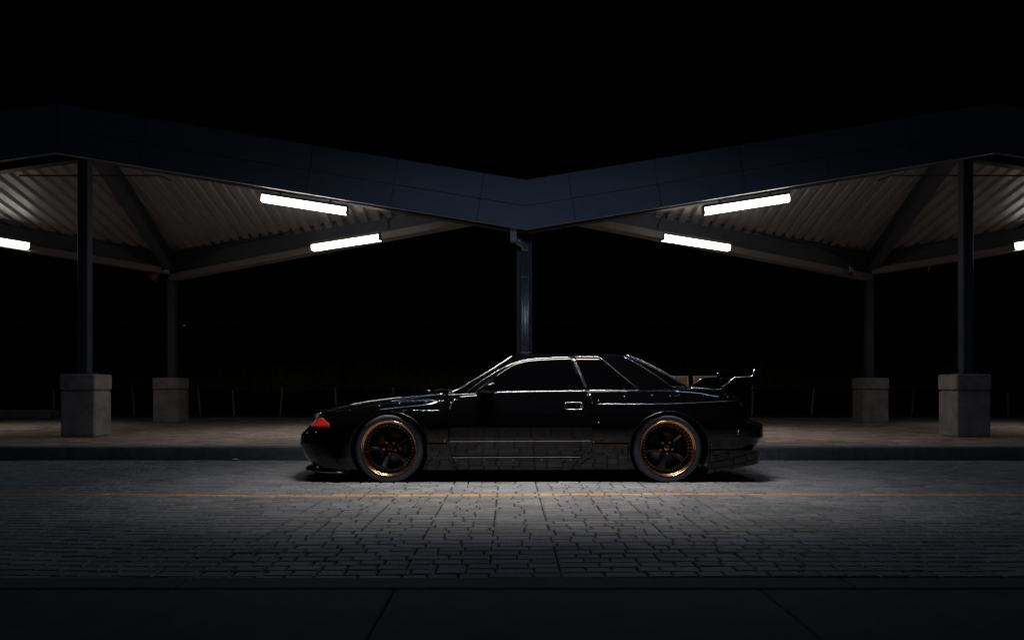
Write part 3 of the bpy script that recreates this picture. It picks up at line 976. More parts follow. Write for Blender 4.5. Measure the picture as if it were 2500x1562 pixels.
ARCH = [(XF + 0.005, WR - 0.002, 0.366, 0.342), (XR + 0.015, WR - 0.002, 0.372, 0.345)]
def arch_e(x, z):
    return min(math.hypot((x - cx) / rx, (z - cz) / rz_) for cx, cz, rx, rz_ in ARCH)
nr = len(tt)
keep = np.zeros((nr - 1, nst - 1), bool)
for i in range(nr - 1):
    for k in range(nst - 1):
        c = surf[i:i + 2, k:k + 2].reshape(4, 3).mean(0)
        keep[i, k] = not (c[1] > 0.42 and arch_e(c[0], c[2]) < 1.0 and c[2] < 0.68)
used = np.zeros((nr, nst), int); tot = np.zeros((nr, nst), int)
for di in (0, 1):
    for dk in (0, 1):
        used[di:nr - 1 + di, dk:nst - 1 + dk] += keep
        tot[di:nr - 1 + di, dk:nst - 1 + dk] += 1
S2 = surf.copy()
for i in range(nr):
    for k in range(nst):
        if 0 < used[i, k] < tot[i, k] and S2[i, k, 1] > 0.70:
            x_, w_, z_ = S2[i, k]
            for cx, cz, rx, rz_ in ARCH:
                e = math.hypot((x_ - cx) / rx, (z_ - cz) / rz_)
                if e < 1.3:
                    S2[i, k, 0] = cx + (x_ - cx) / e; S2[i, k, 2] = cz + (z_ - cz) / e
                    S2[i, k, 1] = Wb(S2[i, k, 0], S2[i, k, 2])
V = []; Fc = []
for sg in (1, -1):
    b = len(V)
    for i in range(nr):
        for k in range(nst):
            V.append((S2[i, k, 0], YC - sg * S2[i, k, 1], S2[i, k, 2]))
    for i in range(nr - 1):
        for k in range(nst - 1):
            if keep[i, k]:
                q = (b + i * nst + k, b + i * nst + k + 1, b + (i + 1) * nst + k + 1, b + (i + 1) * nst + k)
                Fc.append(q if sg == 1 else q[::-1])
body = mk('body', V, Fc, MT['paint'], car, smooth=True)

# wheel wells
for (cx, cz, rx, rz_) in ARCH:
    for sg in (1, -1):
        mb = MB(); G = []
        for a in np.linspace(math.radians(-28), math.radians(208), 60):
            row_ = []
            for wq, k in ((None, 1.0), (0.80, 1.015), (0.60, 1.015), (0.45, 1.0)):
                X = cx + rx * k * math.cos(a); Z = cz + rz_ * k * math.sin(a)
                wv = (Wb(X, max(Z, 0.13)) - 0.004) if wq is None else wq
                row_.append((X, YC - sg * wv, Z))
            G.append(row_)
        mb.grid(G)
        inner = [(cx + rx * math.cos(a), YC - sg * 0.45, cz + rz_ * math.sin(a)) for a in np.linspace(math.radians(-40), math.radians(220), 40)]
        mb.add(inner, [tuple(range(40))])
        mb.build('wheel_well', MT['well'], car)
        lip = []
        for a in np.linspace(math.radians(-32), math.radians(212), 70):
            X = cx + rx * math.cos(a); Z = cz + rz_ * math.sin(a)
            lip.append((X, YC - sg * (Wb(X, max(Z, 0.13)) + 0.001), Z))
        MB().tube(lip, 0.007, 6).build('arch_lip', MT['paint'], car, smooth=True)

# ---- greenhouse: horizontal slices
ZG0, ZG1 = 0.835, 1.185
gz = lambda z: min(max((z - ZG0) / (ZG1 - ZG0), 0), 1)
xf_c = pchip([(.82, -.545), (.873, -.458), (1.077, -.123), (1.184, .040), (1.25, .15)])
xr_c = pchip([(.82, 1.84), (.90, 1.70), (1.035, 1.476), (1.15, 1.255), (1.204, 1.12), (1.25, 1.0)])
def gw(z): return 0.760 - 0.200 * gz(z) ** 1.12
def arcF(z): return 0.20 - 0.07 * gz(z)
def arcR(z): return 0.09
def Wg(x, z):
    return gw(z) - 0.055 * max(0.0, (0.12 - x) / 0.62) ** 2 - 0.115 * max(0.0, (x - 0.60) / 1.10) ** 2
def outline(z, f=1.0):
    a, b = xf_c(z), xr_c(z); wF = Wg(a, z); wR = Wg(b, z)
    pts = []
    for q in np.linspace(0, 1, 16)[:-1]:
        pts.append((a - arcF(z) * (1 - q ** 2.2), wF * q))
    for u in np.linspace(0, 1, 48):
        xx = a + (b - a) * u
        pts.append((xx, Wg(xx, z)))
    for q in np.linspace(1, 0, 16)[1:]:
        pts.append((b + arcR(z) * (1 - q ** 2.2), wR * q))
    return np.array(pts)
rings = []
for z in np.linspace(0.80, ZG1, 26):
    o_ = outline(z); rings.append([(p[0], p[1], z) for p in o_])
oT = outline(ZG1)
xm_ = 0.60
CR = 1.238
for ins, rise in ((.0, .0), (.020, .0095), (.050, .0200), (.10, .0310), (.18, .0400), (.28, .0460), (.38, .0495), (.48, .0515), (.558, .0530), (.56, .0530)):
    k_ = 1 - ins / 0.56
    rings.append([(xm_ + (p[0] - xm_) * (1 - (1 - k_) ** 1.0), p[1] * k_, ZG1 + rise) for p in oT])
V = []; Fc = []
m = len(rings[0])
for sg in (1, -1):
    b = len(V)
    for rg in rings:
        for (x_, w_, z_) in rg: V.append((x_, YC - sg * w_, z_))
    for i in range(len(rings) - 1):
        for k in range(m - 1):
            q = (b + i * m + k, b + i * m + k + 1, b + (i + 1) * m + k + 1, b + (i + 1) * m + k)
            Fc.append(q[::-1] if sg == 1 else q)
cab_ = mk('cabin', V, Fc, MT['paint'], car, smooth=True)
cab_.data.set_sharp_from_angle(angle=math.radians(20))

# ---- panels laid over the side of the body
def side_panel(name, xl, xr, zt, zb, W, off, mat, n=40, m=24, roll=0.012, both_sides=True, parent=None, fade=False, thick=True):
    """xl, xr: x limits as functions of height fraction t (0 top); zt, zb functions of x"""
    out = []
    for sg in ((1, -1) if both_sides else (1,)):
        G = []
        ts = np.concatenate([[0], np.linspace(0, 1, m + 1), [1]]); us = np.concatenate([[0], np.linspace(0, 1, n + 1), [1]])
        for a, t in enumerate(ts):
            row_ = []
            for c, u in enumerate(us):
                x_ = xl(t) + (xr(t) - xl(t)) * u
                z_ = zt(x_) + (zb(x_) - zt(x_)) * t
                o_ = off
                if fade: o_ = off * (1 - t) ** 1.3 + 0.0008
                edge = a in (0, len(ts) - 1) or c in (0, len(us) - 1)
                if edge: o_ = -0.006
                elif a == 1 or a == len(ts) - 2 or c == 1 or c == len(us) - 2: o_ = o_ - roll * 0.12
                row_.append((x_, YC - sg * (W(x_, z_) + o_), z_))
            G.append(row_)
        mb = MB(); mb.grid(G)
        out.append(mb.build(name, mat, parent or car, smooth=True))
    return out
cst = lambda v: (lambda q: v)
belt = pchip([(-.55, .800), (-.30, .818), (-.12, .833), (.22, .839), (.73, .845), (1.25, .852)])
# door
dzt = lambda x_: belt(x_) + 0.004
dz_frac = lambda t: 0.83 - t * (0.83 - 0.240)
door_f = linf([(0.0, -.470), (.12, -.500), (.30, -.548), (.45, -.560), (.75, -.568), (1.0, -.535)])
door_r = linf([(0.0, .735), (.10, .752), (.20, .776), (.5, .780), (.76, .775), (.86, .740), (1.0, .680)])
doors = side_panel('door', door_f, door_r, dzt, cst(0.240), Wb, 0.0045, MT['paint'], n=60, m=40)
# sill skirt below the door
skirt_f = linf([(0, -.530), (1, -.480)]); skirt_r = linf([(0, .668), (1, .585)])
side_panel('side_skirt', skirt_f, skirt_r, cst(0.229), cst(0.108), Wb, 0.009, MT['paint'], n=40, m=12)
side_panel('front_skirt', linf([(0, -.765), (1, -.775)]), linf([(0, -.573), (.55, -.568), (1, -.489)]), cst(0.372), cst(0.105), Wb, 0.006, MT['paint'], n=20, m=18)
side_panel('rear_skirt', linf([(0, .790), (.5, .78), (.7, .70), (1, .598)]), cst(1.118), cst(0.372), cst(0.112), Wb, 0.006, MT['paint'], n=24, m=18)
# bolt-on flare ledges
ffl = pchip([(-1.70, .640), (-1.45, .694), (-1.03, .746), (-.78, .760), (-.55, .762)])
rfl = pchip([(.82, .732), (1.36, .733), (2.0, .757), (2.19, .765)])
side_panel('rear_flare', linf([(0, .815), (1, .80)]), linf([(0, 2.185), (1, 2.235)]), rfl, lambda x_: rfl(x_) - 0.055, Wb, 0.010, MT['paint'], n=60, m=10, fade=True)
rf2 = pchip([(1.45, .812), (2.0, .805), (2.15, .797)])
side_panel('quarter_ridge', cst(1.50), cst(2.14), rf2, lambda x_: rf2(x_) - 0.035, Wb, 0.005, MT['paint'], n=30, m=5, fade=True)
# spat behind the rear wheel
spz = linf([(1.85, .078), (2.36, .175), (2.45, .19)])
for sg in (1, -1):
    poly = [(1.885, .300), (2.10, .300), (2.34, .305), (2.405, .285), (2.40, .215), (2.345, .176), (2.10, .125), (1.866, .082)]
    G = []
    for t in np.linspace(0, 1, 12):
        row_ = []
        for u in np.linspace(0, 1, 24):
            x_ = 1.885 - 0.019 * t + (2.405 - (1.885 - 0.019 * t)) * u
            zt_ = 0.302; zb_ = spz(x_)
            z_ = zt_ + (zb_ - zt_) * t
            rnd = max(0, (u - 0.80) / 0.20)
            w_ = 0.872 - 0.060 * t - 0.16 * rnd ** 2.2
            row_.append((x_, YC - sg * w_, z_))
        G.append(row_)
    back = [[(p[0], p[1] + sg * 0.012, p[2]) for p in r_] for r_ in G]
    mb = MB(); mb.grid(G); mb.grid(back)
    for i in range(len(G[0]) - 1):
        mb.add([G[0][i], G[0][i + 1], back[0][i + 1], back[0][i]], [(0, 1, 2, 3)])
        mb.add([G[-1][i], G[-1][i + 1], back[-1][i + 1], back[-1][i]], [(0, 1, 2, 3)])
    for i in range(len(G) - 1):
        mb.add([G[i][0], G[i + 1][0], back[i + 1][0], back[i][0]], [(0, 1, 2, 3)])
    mb.build('rear_spat', MT['paint'], car)

def trim_line(name, pts, W, r=0.005, mat='trim', off=0.003, parent=None, closed=False, n=6, dens=0.03):
    pp = []
    N = len(pts)
    for i in range(N if closed else N - 1):
        a, b = pts[i], pts[(i + 1) % N]
        L = math.hypot(b[0] - a[0], b[1] - a[1]); kk = max(1, int(L / dens))
        for j in range(kk):
            t = j / kk; pp.append((a[0] + (b[0] - a[0]) * t, a[1] + (b[1] - a[1]) * t))
    if not closed: pp.append(pts[-1])
    for sg in (1, -1):
        mb = MB()
        mb.tube([(x_, YC - sg * (W(x_, z_) + off), z_) for x_, z_ in pp], r, n, closed=closed)
        mb.build(name, MT[mat], parent or car, smooth=True)
Wall = lambda x_, z_: Wg(x_, z_) if z_ > belt(min(max(x_, -.55), 1.25)) - 0.004 else max(Wb(x_, z_), Wg(x_, z_))
# bright tubes draw the flare highlights; then mouldings on the door
trim_line('front_flare_highlight', [(x_, ffl(x_)) for x_ in np.linspace(-1.68, -.60, 30)], Wb, 0.0035, 'edge', 0.001)
trim_line('rear_flare_highlight', [(x_, rfl(x_)) for x_ in np.linspace(.83, 2.17, 40)] + [(2.185, .758), (2.205, .725), (2.225, .690)], Wb, 0.0042, 'edge', 0.009)
trim_line('front_flare_highlight', [(-.985, .674), (-.80, .671), (-.64, .672)], Wb, 0.0045, 'edge', 0.001)
for zz in (0.387, 0.234):
    e0, e1 = (-.560, .772) if zz > .3 else (-.530, .675)
    trim_line('door_moulding', [(e0, zz), (e1, zz + 0.004)], Wb, 0.009, 'edge', 0.003)

# ---- glass
wtop = pchip([(-.42, .828), (-.30, .925), (-.122, 1.035), (.067, 1.132), (.23, 1.168), (.42, 1.181), (.62, 1.187), (.90, 1.187)])
swt = lambda x_: (wtop(x_) if x_ > .06 else wtop(.06)) - 0.010
side_panel('side_window', lambda t: .06 - .42 * t, lambda t: .604 + .112 * t, swt, lambda x_: belt(min(max(x_, -.55), 1.25)) + 0.016, Wg, 0.002, MT['glass'], n=50, m=20)
side_panel('quarter_window', lambda t: .642 + .108 * t, lambda t: .868 + .360 * t, cst(1.176), lambda x_: belt(min(x_, 1.25)) + 0.018, Wg, 0.002, MT['glass'], n=30, m=16)
def cross_glass(name, front):
    G = []
    for t in np.linspace(0, 1, 18):
        z = 0.872 + (1.165 - 0.872) * t if front else 0.915 + (1.185 - 0.915) * t
        e = xf_c(z) if front else xr_c(z)
        wE = Wg(e, z)
        row_ = []
        for q in np.linspace(-0.93, 0.93, 30):
            x_ = e - arcF(z) * (1 - abs(q) ** 2.2) - 0.004 if front else e + arcR(z) * (1 - abs(q) ** 2.2) + 0.004
            row_.append((x_, YC + wE * q, z))
        G.append(row_)
    return MB().grid(G).build(name, MT['glass'], car, smooth=True)
cross_glass('windscreen', True)
cross_glass('rear_window', False)

def corner_line(name, zs, front, r, fw=1.0, dx=0.0, mat='trim', off=0.004):
    for sg in (1, -1):
        pts = []
        for z in zs:
            e = xf_c(z) if front else xr_c(z)
            wE = Wg(e, z) * fw
            pts.append((e + dx + (-off if front else off), YC - sg * (wE + off * 0.5), z + off))
        MB().tube(pts, r, 6).build(name, MT[mat], car, smooth=True)
corner_line('windscreen_trim', np.linspace(.868, 1.185, 24), True, 0.0095)
corner_line('rear_window_trim', np.linspace(.902, 1.196, 24), False, 0.0115)
# window surrounds
trim_line('window_trim', [(-.445, .812), (-.36, .872), (-.24, .962), (-.122, 1.036), (-.03, 1.087), (.067, 1.128), (.15, 1.150), (.23, 1.163), (.42, 1.175), (.605, 1.180)], Wg, 0.0038, 'trim', 0.003)
trim_line('belt_trim', [(-.13, .841), (.22, .847), (.735, .853)], lambda x_, z_: Wb(x_, .838), 0.0055, 'trim', 0.004)
trim_line('pillar_trim', [(.612, 1.181), (.655, 1.07), (.700, .95), (.735, .860)], Wg, 0.0045, 'trim', 0.005)
trim_line('pillar_trim', [(.630, 1.181), (.673, 1.07), (.716, .95), (.752, .862)], Wg, 0.0030, 'trim', 0.005)
trim_line('quarter_window_trim', [(.636, 1.182), (.75, 1.183), (.872, 1.181), (.90, 1.163), (1.06, 1.022), (1.235, .868), (1.242, .862), (1.225, .858), (.75, .858)], Wg, 0.0055, 'trim', 0.008)
trim_line('shut_line_glint', [(.752, .850), (.770, .800), (.785, .735)], Wb, 0.0035, 'trim', 0.004)  # bright tubes paint the glint along the door gaps
trim_line('shut_line_glint', [(-.495, .790), (-.530, .740), (-.553, .690)], Wb, 0.0035, 'trim', 0.004)
# C pillar lower line of the rear screen
for sg in (1, -1):
    pts = []
    for z in np.linspace(1.185, .900, 20):
        x_ = xr_c(z) - 0.055 - 0.09 * (1.185 - z) / .285
        pts.append((x_, YC - sg * (Wg(x_, z) + 0.003), z))
    pts += [(pts[-1][0] + .03, YC - sg * (Wg(1.62, .89) + 0.005), .892), (1.70, YC - sg * 0.70, .889)]
    MB().tube(pts, 0.0045, 6).build('rear_pillar_trim', MT['trim'], car, smooth=True)
# bright tubes added to draw the highlights along bonnet and boot edges
bon = [(x_, ROWS[3]['z'](x_) + 0.002, float(ROWS[3]['w'](x_) * endf(ROWS[3], x_))) for x_ in np.linspace(-1.74, -.62, 40)]
boot = [(x_, ROWS[3]['z'](x_) + 0.003, float(ROWS[3]['w'](x_) * endf(ROWS[3], x_))) for x_ in np.linspace(1.72, 2.04, 14)]
for sg in (1, -1):
    MB().tube([(x_, YC - sg * (w_ + 0.001), z_) for x_, z_, w_ in bon], 0.0075, 8).build('bonnet_highlight', MT['edge'], car, smooth=True)
    MB().tube([(x_, YC - sg * (w_ + 0.001), z_) for x_, z_, w_ in boot], 0.010, 8).build('boot_highlight', MT['edge'], car, smooth=True)

# ---- door handle
for k, dr in enumerate(doors):
    sg = 1 if k == 0 else -1
    def ring_pts(L, H, n=10):
        pts = []
        for a in np.linspace(-math.pi / 2, math.pi / 2, n): pts.append((.609 + L / 2 - H / 2 + H / 2 * math.cos(a), .7145 + H / 2 * math.sin(a)))
        for a in np.linspace(math.pi / 2, 3 * math.pi / 2, n): pts.append((.609 - L / 2 + H / 2 + H / 2 * math.cos(a), .7145 + H / 2 * math.sin(a)))
        return pts
    rp = ring_pts(.180, .066)
    hd = MB(); hd.add([(x_, YC - sg * (Wb(x_, z_) + 0.0065), z_) for x_, z_ in rp], [tuple(range(len(rp)))])
    hd = hd.build('handle', MT['plastic'], dr)
    MB().tube([(x_, YC - sg * (Wb(x_, z_) + 0.007), z_) for x_, z_ in rp], 0.0030, 6, closed=True).build('handle_rim', MT['trim'], hd, smooth=True)
    ip = ring_pts(.150, .044)
    mb = MB(); mb.add([(x_ - 0.006, YC - sg * (Wb(x_, z_) + 0.011), z_) for x_, z_ in ip], [tuple(range(len(ip)))])
    mb.build('handle_flap', MT['paint'], hd)
    mb = MB(); mb.lathe([(0.0, -sg * 0.004), (0.007, -sg * 0.003), (0.009, 0.0)], 12, c=(.672, YC - sg * (Wb(.672, .705) + 0.012), .705))
    mb.build('lock', MT['bolt'], hd, smooth=True)

# ---- mirrors
for sg in (1, -1):
    mr_ = empty('mirror', (0, 0, 0)); mr_.parent = car
    prof_m = [(-.300, .838), (-.285, .868), (-.255, .900), (-.215, .925), (-.160, .938), (-.130, .932), (-.118, .905), (-.118, .850), (-.128, .828), (-.170, .822), (-.240, .826)]
    cxm, czm = -.20, .878
    G = []
    for (wv, sc_) in ((.775, .55), (.790, .80), (.830, .97), (.880, 1.0), (.925, .93), (.950, .78), (.962, .45), (.964, .02)):
        G.append([(cxm + (x_ - cxm) * sc_ , YC - sg * wv, czm + (z_ - czm) * sc_) for x_, z_ in prof_m + prof_m[:1]])
    sh = MB().grid(G).build('mirror', MT['paint'], car, smooth=True)
    md = sh.modifiers.new('s', 'SUBSURF'); md.levels = 2; md.render_levels = 2
    MB().tube([(-.30, YC - sg * .77, .835), (-.25, YC - sg * .80, .842), (-.20, YC - sg * .84, .850)], [0.022, 0.020, 0.016], 8).build('arm', MT['plastic'], sh, smooth=True)
    MB().tube([(-.165, YC - sg * (.80), .827), (-.13, YC - sg * .83, .829), (-.118, YC - sg * .90, .832)], 0.004, 6).build('mirror_seam', MT['trim'], sh, smooth=True)
    bpy.data.objects.remove(mr_)

# ---- front lights
ind_t = linf([(-1.845, .585), (-1.800, .603), (-1.74, .597), (-1.675, .555), (-1.66, .540)])
side_panel('indicator_lens', linf([(0, -1.812), (1, -1.878)]), linf([(0, -1.762), (.45, -1.688), (.6, -1.674), (1, -1.668)]), cst(.600), cst(.517), Wb, 0.014, MT['amber'], n=16, m=10)
side_panel('headlight', linf([(0, -1.905), (1, -1.938)]), linf([(0, -1.818), (1, -1.882)]), lambda x_: .622 + (x_ + 1.86) * 0.30, cst(.519), Wb, 0.013, MT['lens'], n=10, m=10)
for sg in (1, -1):
    trim = [(-1.90, .625), (-1.86, .632), (-1.80, .640)]
    MB().tube([(x_, YC - sg * (Wb(x_, z_) + 0.006), z_) for x_, z_ in trim], 0.006, 6).build('light_trim', MT['trim'], car, smooth=True)
# grille and headlight front between the lamps
G = []
for z in (.600, .575, .545, .520):
    G.append([(-1.985 + 0.20 * abs(y_ / .6) ** 3.0 - 0.004, YC + y_, z) for y_ in np.linspace(-.52, .52, 21)])
MB().grid(G).build('grille', MT['plastic'], car)
# bumper vents seen on edge
for k, (zz, h) in enumerate(((.275, .055), (.200, .040))):
    G = []
    for t in np.linspace(0, 1, 4):
        z = zz + h * (0.5 - t); row_ = []
        for q in np.linspace(-0.80, 0.80, 25):
            R = ROWS[10]; base = -2.045 + (0.275 - z) * 0.55
            row_.append((base + LF * (1 - (1 - abs(q) ** NE) ** (1 / NE)) - 0.012, YC + q * .80, z))
        G.append(row_)
    MB().grid(G).build('bumper_vent', MT['well'], car, smooth=True)
# splitter
def plan_edge(xn, L, w, n, count, z):
    pts = []
    for a in np.linspace(-math.pi / 2, math.pi / 2, count):
        c = abs(math.cos(a)); s_ = math.sin(a)
        pts.append((xn + L * (1 - c ** (2 / n)), YC + w * math.copysign(abs(s_) ** (2 / n), s_), z))
    return pts
G = [plan_edge(-1.955, .44, .80, 2.7, 41, .185), plan_edge(-1.958, .44, .81, 2.7, 41, .125), plan_edge(-1.985, .46, .835, 2.7, 41, .110),
     plan_edge(-2.01, .48, .875, 2.7, 41, .104), plan_edge(-2.020, .48, .88, 2.7, 41, .094), plan_edge(-2.01, .48, .875, 2.7, 41, .086), plan_edge(-1.80, .30, .80, 2.7, 41, .084)]
MB().grid(G).build('splitter', MT['paint_flake'], car, smooth=True)
MB().tube(plan_edge(-2.022, .48, .882, 2.7, 61, .098), 0.0055, 6).build('splitter_highlight', MT['edge'], car, smooth=True)  # bright tube added as the highlight on the splitter lip
for sg in (1, -1):
    MB().box((-1.52, YC - sg * .825, .145), (.05, .03, .085)).build('splitter_end', MT['plastic'], car)

# ---- rear wing
wg = empty('tmp', (0, 0, 0))
bpy.data.objects.remove(wg)
blade_prof = [(2.150, .978), (2.20, .992), (2.30, .998), (2.336, 1.008), (2.352, 1.056), (2.362, 1.058), (2.364, 1.030), (2.350, .992), (2.32, .978), (2.22, .972)]
blade = MB()
G = []
for wv, zo in ((-.66, 0), (-.5, .004), (0, .008), (.5, .004), (.66, 0)):
    G.append([(x_, YC + wv, z_ + zo) for x_, z_ in blade_prof + blade_prof[:1]])
blade.grid(G)
wing = blade.build('rear_wing', MT['paint'], car)
for sg in (1, -1):
    poly = [(2.030, .868), (2.160, .976), (2.300, .982), (2.332, .990), (2.352, 1.058), (2.366, 1.058), (2.362, .985), (2.335, .930), (2.322, .842), (2.10, .850)]
    MB().prism([(x_, YC - sg * .64, z_) for x_, z_ in poly], (0, -sg * 0.028, 0)).build('wing_end_plate', MT['paint'], wing)
    edge = [(2.030, .870), (2.160, .979), (2.300, .985), (2.330, .993), (2.346, 1.02), (2.354, 1.060)]
    MB().tube([(x_, YC - sg * .658, z_) for x_, z_ in edge], 0.0085, 6).build('plate_edge_highlight', MT['trim'], wing, smooth=True)  # bright tube draws the highlight on the plate's edge
    edge = [(2.352, .975), (2.335, .925), (2.326, .86)]
    MB().tube([(x_, YC - sg * .658, z_) for x_, z_ in edge], 0.006, 6).build('plate_edge_highlight', MT['trim'], wing, smooth=True)
    MB().prism([(x_, YC - sg * .26, z_) for x_, z_ in [(2.06, .865), (2.17, .975), (2.27, .980), (2.25, .85)]], (0, -sg * 0.02, 0)).build('wing_strut', MT['paint'], wing)
# tail lamps
for sg in (1, -1):
    for wv in (.30, .52):
        mb = MB()
        mb.add([(2.335 + 0.004 * 1, YC - sg * wv + .075 * math.cos(a), .68 + .075 * math.sin(a)) for a in np.linspace(0, 2 * math.pi, 24)[:-1]], [tuple(range(23))])
        mb.build('tail_lamp', MT['tail'], car)
    G = []
    for t in np.linspace(0, 1, 6):
        z = .790 - .17 * t
        G.append([(2.270 + .045 * t - .05 * (1 - u) ** 1.5, YC - sg * (.770 - .20 * u + .03 * t), z) for u in np.linspace(0, 1, 6)])
    MB().grid(G).build('tail_lamp_corner', MT['tail'], car, smooth=True)

# ---- flare bolts
mb = MB()
bolts = [(-1.50, .672), (-1.03, .735), (-.78, .748), (-.545, .742), (-.98, .665), (-1.22, .716), (.845, .760), (1.085, .800), (1.345, .812), (1.60, .814), (1.83, .809), (2.06, .795),
         (.838, .560), (-.60, .385), (.79, .382), (2.13, .455), (2.13, .480), (1.885, .36), (.95, .300), (-.70, .24), (2.0, .305), (-1.80, .47)]
for x_ in (-.50, -.23, .04, .31, .58): bolts.append((x_, .212))
for sg in (1, -1):
    for x_, z_ in bolts:
        if arch_e(x_, z_) < 1.02: continue
        w_ = Wb(x_, z_) + 0.010
        mb.lathe([(0.0, -sg * 0.006), (0.006, -sg * 0.0045), (0.0085, 0.0), (0.0085, sg * 0.012)], 8, c=(x_, YC - sg * w_, z_))
bo_ = mb.build('flare_bolts', MT['bolt'], car, smooth=True); tag(bo_, kind='stuff')
# wipers
for k, (a, b) in enumerate((((-.80, .30), (-.62, -.28)), ((-.76, -.10), (-.55, -.62)))):
    zz = .852
    MB().tube([(a[0], YC + a[1], zz), ((a[0] + b[0]) / 2 - .01, YC + (a[1] + b[1]) / 2, zz + .012), (b[0], YC + b[1], zz + .006)], 0.005, 6).build('wiper', MT['plastic'], car, smooth=True)
MB().bbox((-.80, YC - .30, .853), (.03, .02, .012), .003).build('washer_jet', MT['bolt'], car)

# ---- wheels
def text_mesh(body_, size, extrude=0.001):
    cu = bpy.data.curves.new('t', 'FONT'); cu.body = body_; cu.size = size; cu.extrude = extrude; cu.align_x = 'CENTER'
    ob = bpy.data.objects.new('t', cu); COL.objects.link(ob)
    dg = bpy.context.evaluated_depsgraph_get()
    me = ob.evaluated_get(dg).to_mesh()
    V = [v.co.copy() for v in me.vertices]; Fc = [tuple(p.vertices) for p in me.polygons]
    ob.evaluated_get(dg).to_mesh_clear()
    bpy.data.objects.remove(ob); bpy.data.curves.remove(cu)
    return V, Fc

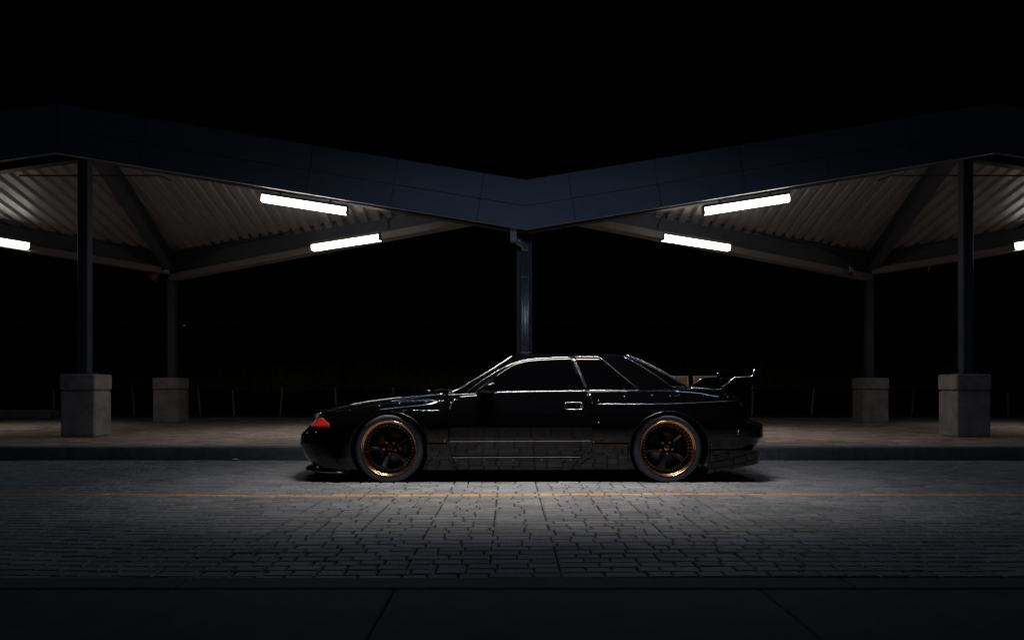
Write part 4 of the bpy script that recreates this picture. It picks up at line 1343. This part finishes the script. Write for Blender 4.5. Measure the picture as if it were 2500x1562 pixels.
def make_wheel(loc, rz_, spoke0, cap):
    root_loc = Vector(loc) - origin_of(car)
    ty = MB()
    tp = [(.2585, .010), (.268, .004), (.280, .0005), (.292, .0005), (.303, .005), (.312, .014), (.3185, .030)]
    yq = .036
    tread = []
    while yq < .232:
        tread += [(.3200, yq), (.3200, yq + .030), (.3135, yq + .031), (.3135, yq + .037), (.3200, yq + .038)]
        yq += .038
    tp2 = tp + tread + [(.3185, .250), (.305, .266), (.285, .268), (.2585, .258)]
    ty.lathe(tp2, 96)
    w = ty.build('wheel', MT['tyre'], car, smooth=True, local=True)
    w.location = root_loc; w.rotation_euler = (0, 0, rz_)
    try: w.data.set_sharp_from_angle(angle=math.radians(40))
    except Exception: pass
    kw = dict(parent=w, local=True)
    rim = MB()
    rp_ = [(.2580, .014), (.2600, .006), (.2592, .001)]
    for (ra, rb, ya, yb) in ((.2580, .2475, .0, .020), (.2470, .2345, .024, .050)):
        for ph in np.linspace(0, math.pi / 2, 8):
            rp_.append((ra - (ra - rb) * math.sin(ph), ya + (yb - ya) * (1 - math.cos(ph))))
    rp_ += [(.2325, .070), (.2262, .090), (.2248, .106)]
    rim.lathe(rp_, 120)
    ro = rim.build('rim', MT['copper'], smooth=True, **kw)
    ro.data.set_sharp_from_angle(angle=math.radians(50))
    bar = MB(); bar.lathe([(.2250, .1055), (.2240, .1075), (.1980, .1075), (.1955, .118), (.210, .122), (.222, .150), (.224, .24), (.250, .25)], 64)
    bo2 = bar.build('barrel', MT['spoke'], smooth=True, **kw)
    bo2.data.set_sharp_from_angle(angle=math.radians(25))
    # 5-spoke face
    face = MB()
    for k in range(5):
        a = math.radians(spoke0 + 72 * k)
        ca, sa = math.cos(a), math.sin(a)
        G = []
        for r_, hw, yv in ((.030, .030, .0965), (.055, .034, .0965), (.080, .033, .0970), (.12, .032, .0975), (.165, .034, .0980), (.185, .043, .0990), (.1965, .055, .1000)):
            row_ = []
            for q, dp in ((-1.0, .035), (-1.0, .010), (-.82, .002), (-.3, .0), (.3, .0), (.82, .002), (1.0, .010), (1.0, .035)):
                lx, ly = r_, q * hw
                row_.append((lx * ca - ly * sa, yv + dp, lx * sa + ly * ca))
            G.append(row_)
        face.grid(G)
    face.lathe([(.0, .094), (.035, .094), (.062, .0945), (.068, .098), (.070, .12)], 40)
    face.lathe([(.1960, .109), (.1900, .110), (.1860, .114), (.1850, .135)], 80)
    fo = face.build('spokes', MT['spoke'], smooth=True, **kw)
    fo.data.set_sharp_from_angle(angle=math.radians(25))
    bl = MB()
    for k in range(44):
        a = 2 * math.pi * k / 44
        bl.lathe([(0, .0915), (.0042, .0925), (.0070, .0965), (.0070, .109)], 8, c=(.2110 * math.cos(a), 0, .2110 * math.sin(a)))
    b_ = bl.build('rim_bolts', MT['gold'], **kw); tag(b_, kind='stuff')
    for k in range(5):
        a = math.radians(spoke0 + 36 - 20 + 72 * k)
        nt_ = MB(); nt_.lathe([(.0, .066), (.0055, .066), (.0055, .060), (.0085, .0585), (.0105, .062), (.0105, .084), (.013, .088)], 8, c=(.057 * math.cos(a), 0, .057 * math.sin(a)))
        nt_.build('lug_nut', MT['gold'], **kw)
    cp = MB(); cp.lathe([(.0, .072), (.014, .072), (.022, .074), (.026, .080), (.027, .088)], 32)
    cp = cp.build('centre_cap', MT['capred' if cap == 'red' else 'copper'], smooth=True, **kw)
    ib = MB(); ib.lathe([(.0, .0705), (.010, .0705), (.0125, .0735)], 8); ib.build('cap_emblem', MT['spoke' if cap == 'red' else 'capred'], parent=w, local=True)
    ds = MB(); ds.lathe([(.0, .150), (.075, .150), (.085, .158), (.165, .158), (.168, .162), (.168, .180)], 64)
    ds.build('brake_disc', MT['disc'], smooth=True, **kw)
    cal = MB(); cal.lathe([(.115, .135), (.172, .135), (.178, .145), (.178, .19)], 14, a0=math.radians(-35), a1=math.radians(30)); cal.build('brake_caliper', MT['plastic'], smooth=True, **kw)
    vl = MB(); a = math.radians(225); vl.tube([(.228 * math.cos(a), .055, .228 * math.sin(a)), (.222 * math.cos(a), .020, .222 * math.sin(a))], .004, 8); vl.build('valve', MT['gold'], **kw)
    # lettering: along the sidewall and on two spokes
    def warp(txt, size, r0, ang_mid, mat, yv, name):
        V_, F_ = text_mesh(txt, size)
        out = []
        for v in V_:
            an = math.radians(ang_mid) - v.x / r0; rr = r0 + v.y
            out.append((rr * math.cos(an), yv - v.z, rr * math.sin(an)))
        o = mk(name, out, F_, MT[mat], w, local=True)
    warp('MICHELIN', .0275, .2900, 124, 'tyretext', -.0015, 'sidewall_lettering')
    warp('PILOT SPORT', .015, .2920, 88, 'tyretext', -.0015, 'sidewall_lettering')
    def on_spoke(txt, size, k, flip, name):
        V_, F_ = text_mesh(txt, size)
        a = math.radians(spoke0 + 72 * k); ca, sa = math.cos(a), math.sin(a)
        out = []
        for v in V_:
            lx, ly = .140 + v.x * flip, (v.y - size * .35) * flip
            out.append((lx * ca - ly * sa, .0955 - v.z * 1.0, lx * sa + ly * ca))
        mk(name, out, F_, MT['white'], w, local=True)
    on_spoke('WORK', .030, 0, 1, 'spoke_lettering')
    on_spoke('Meister', .020, 4, -1, 'spoke_lettering')
    return w
make_wheel((XF, YC - WOUT, WR), 0, -110, 'red')
make_wheel((XR, YC - WOUT, WR), 0, 41, 'copper')
make_wheel((XF, YC + WOUT, WR), math.pi, -110, 'red')
make_wheel((XR, YC + WOUT, WR), math.pi, 41, 'copper')
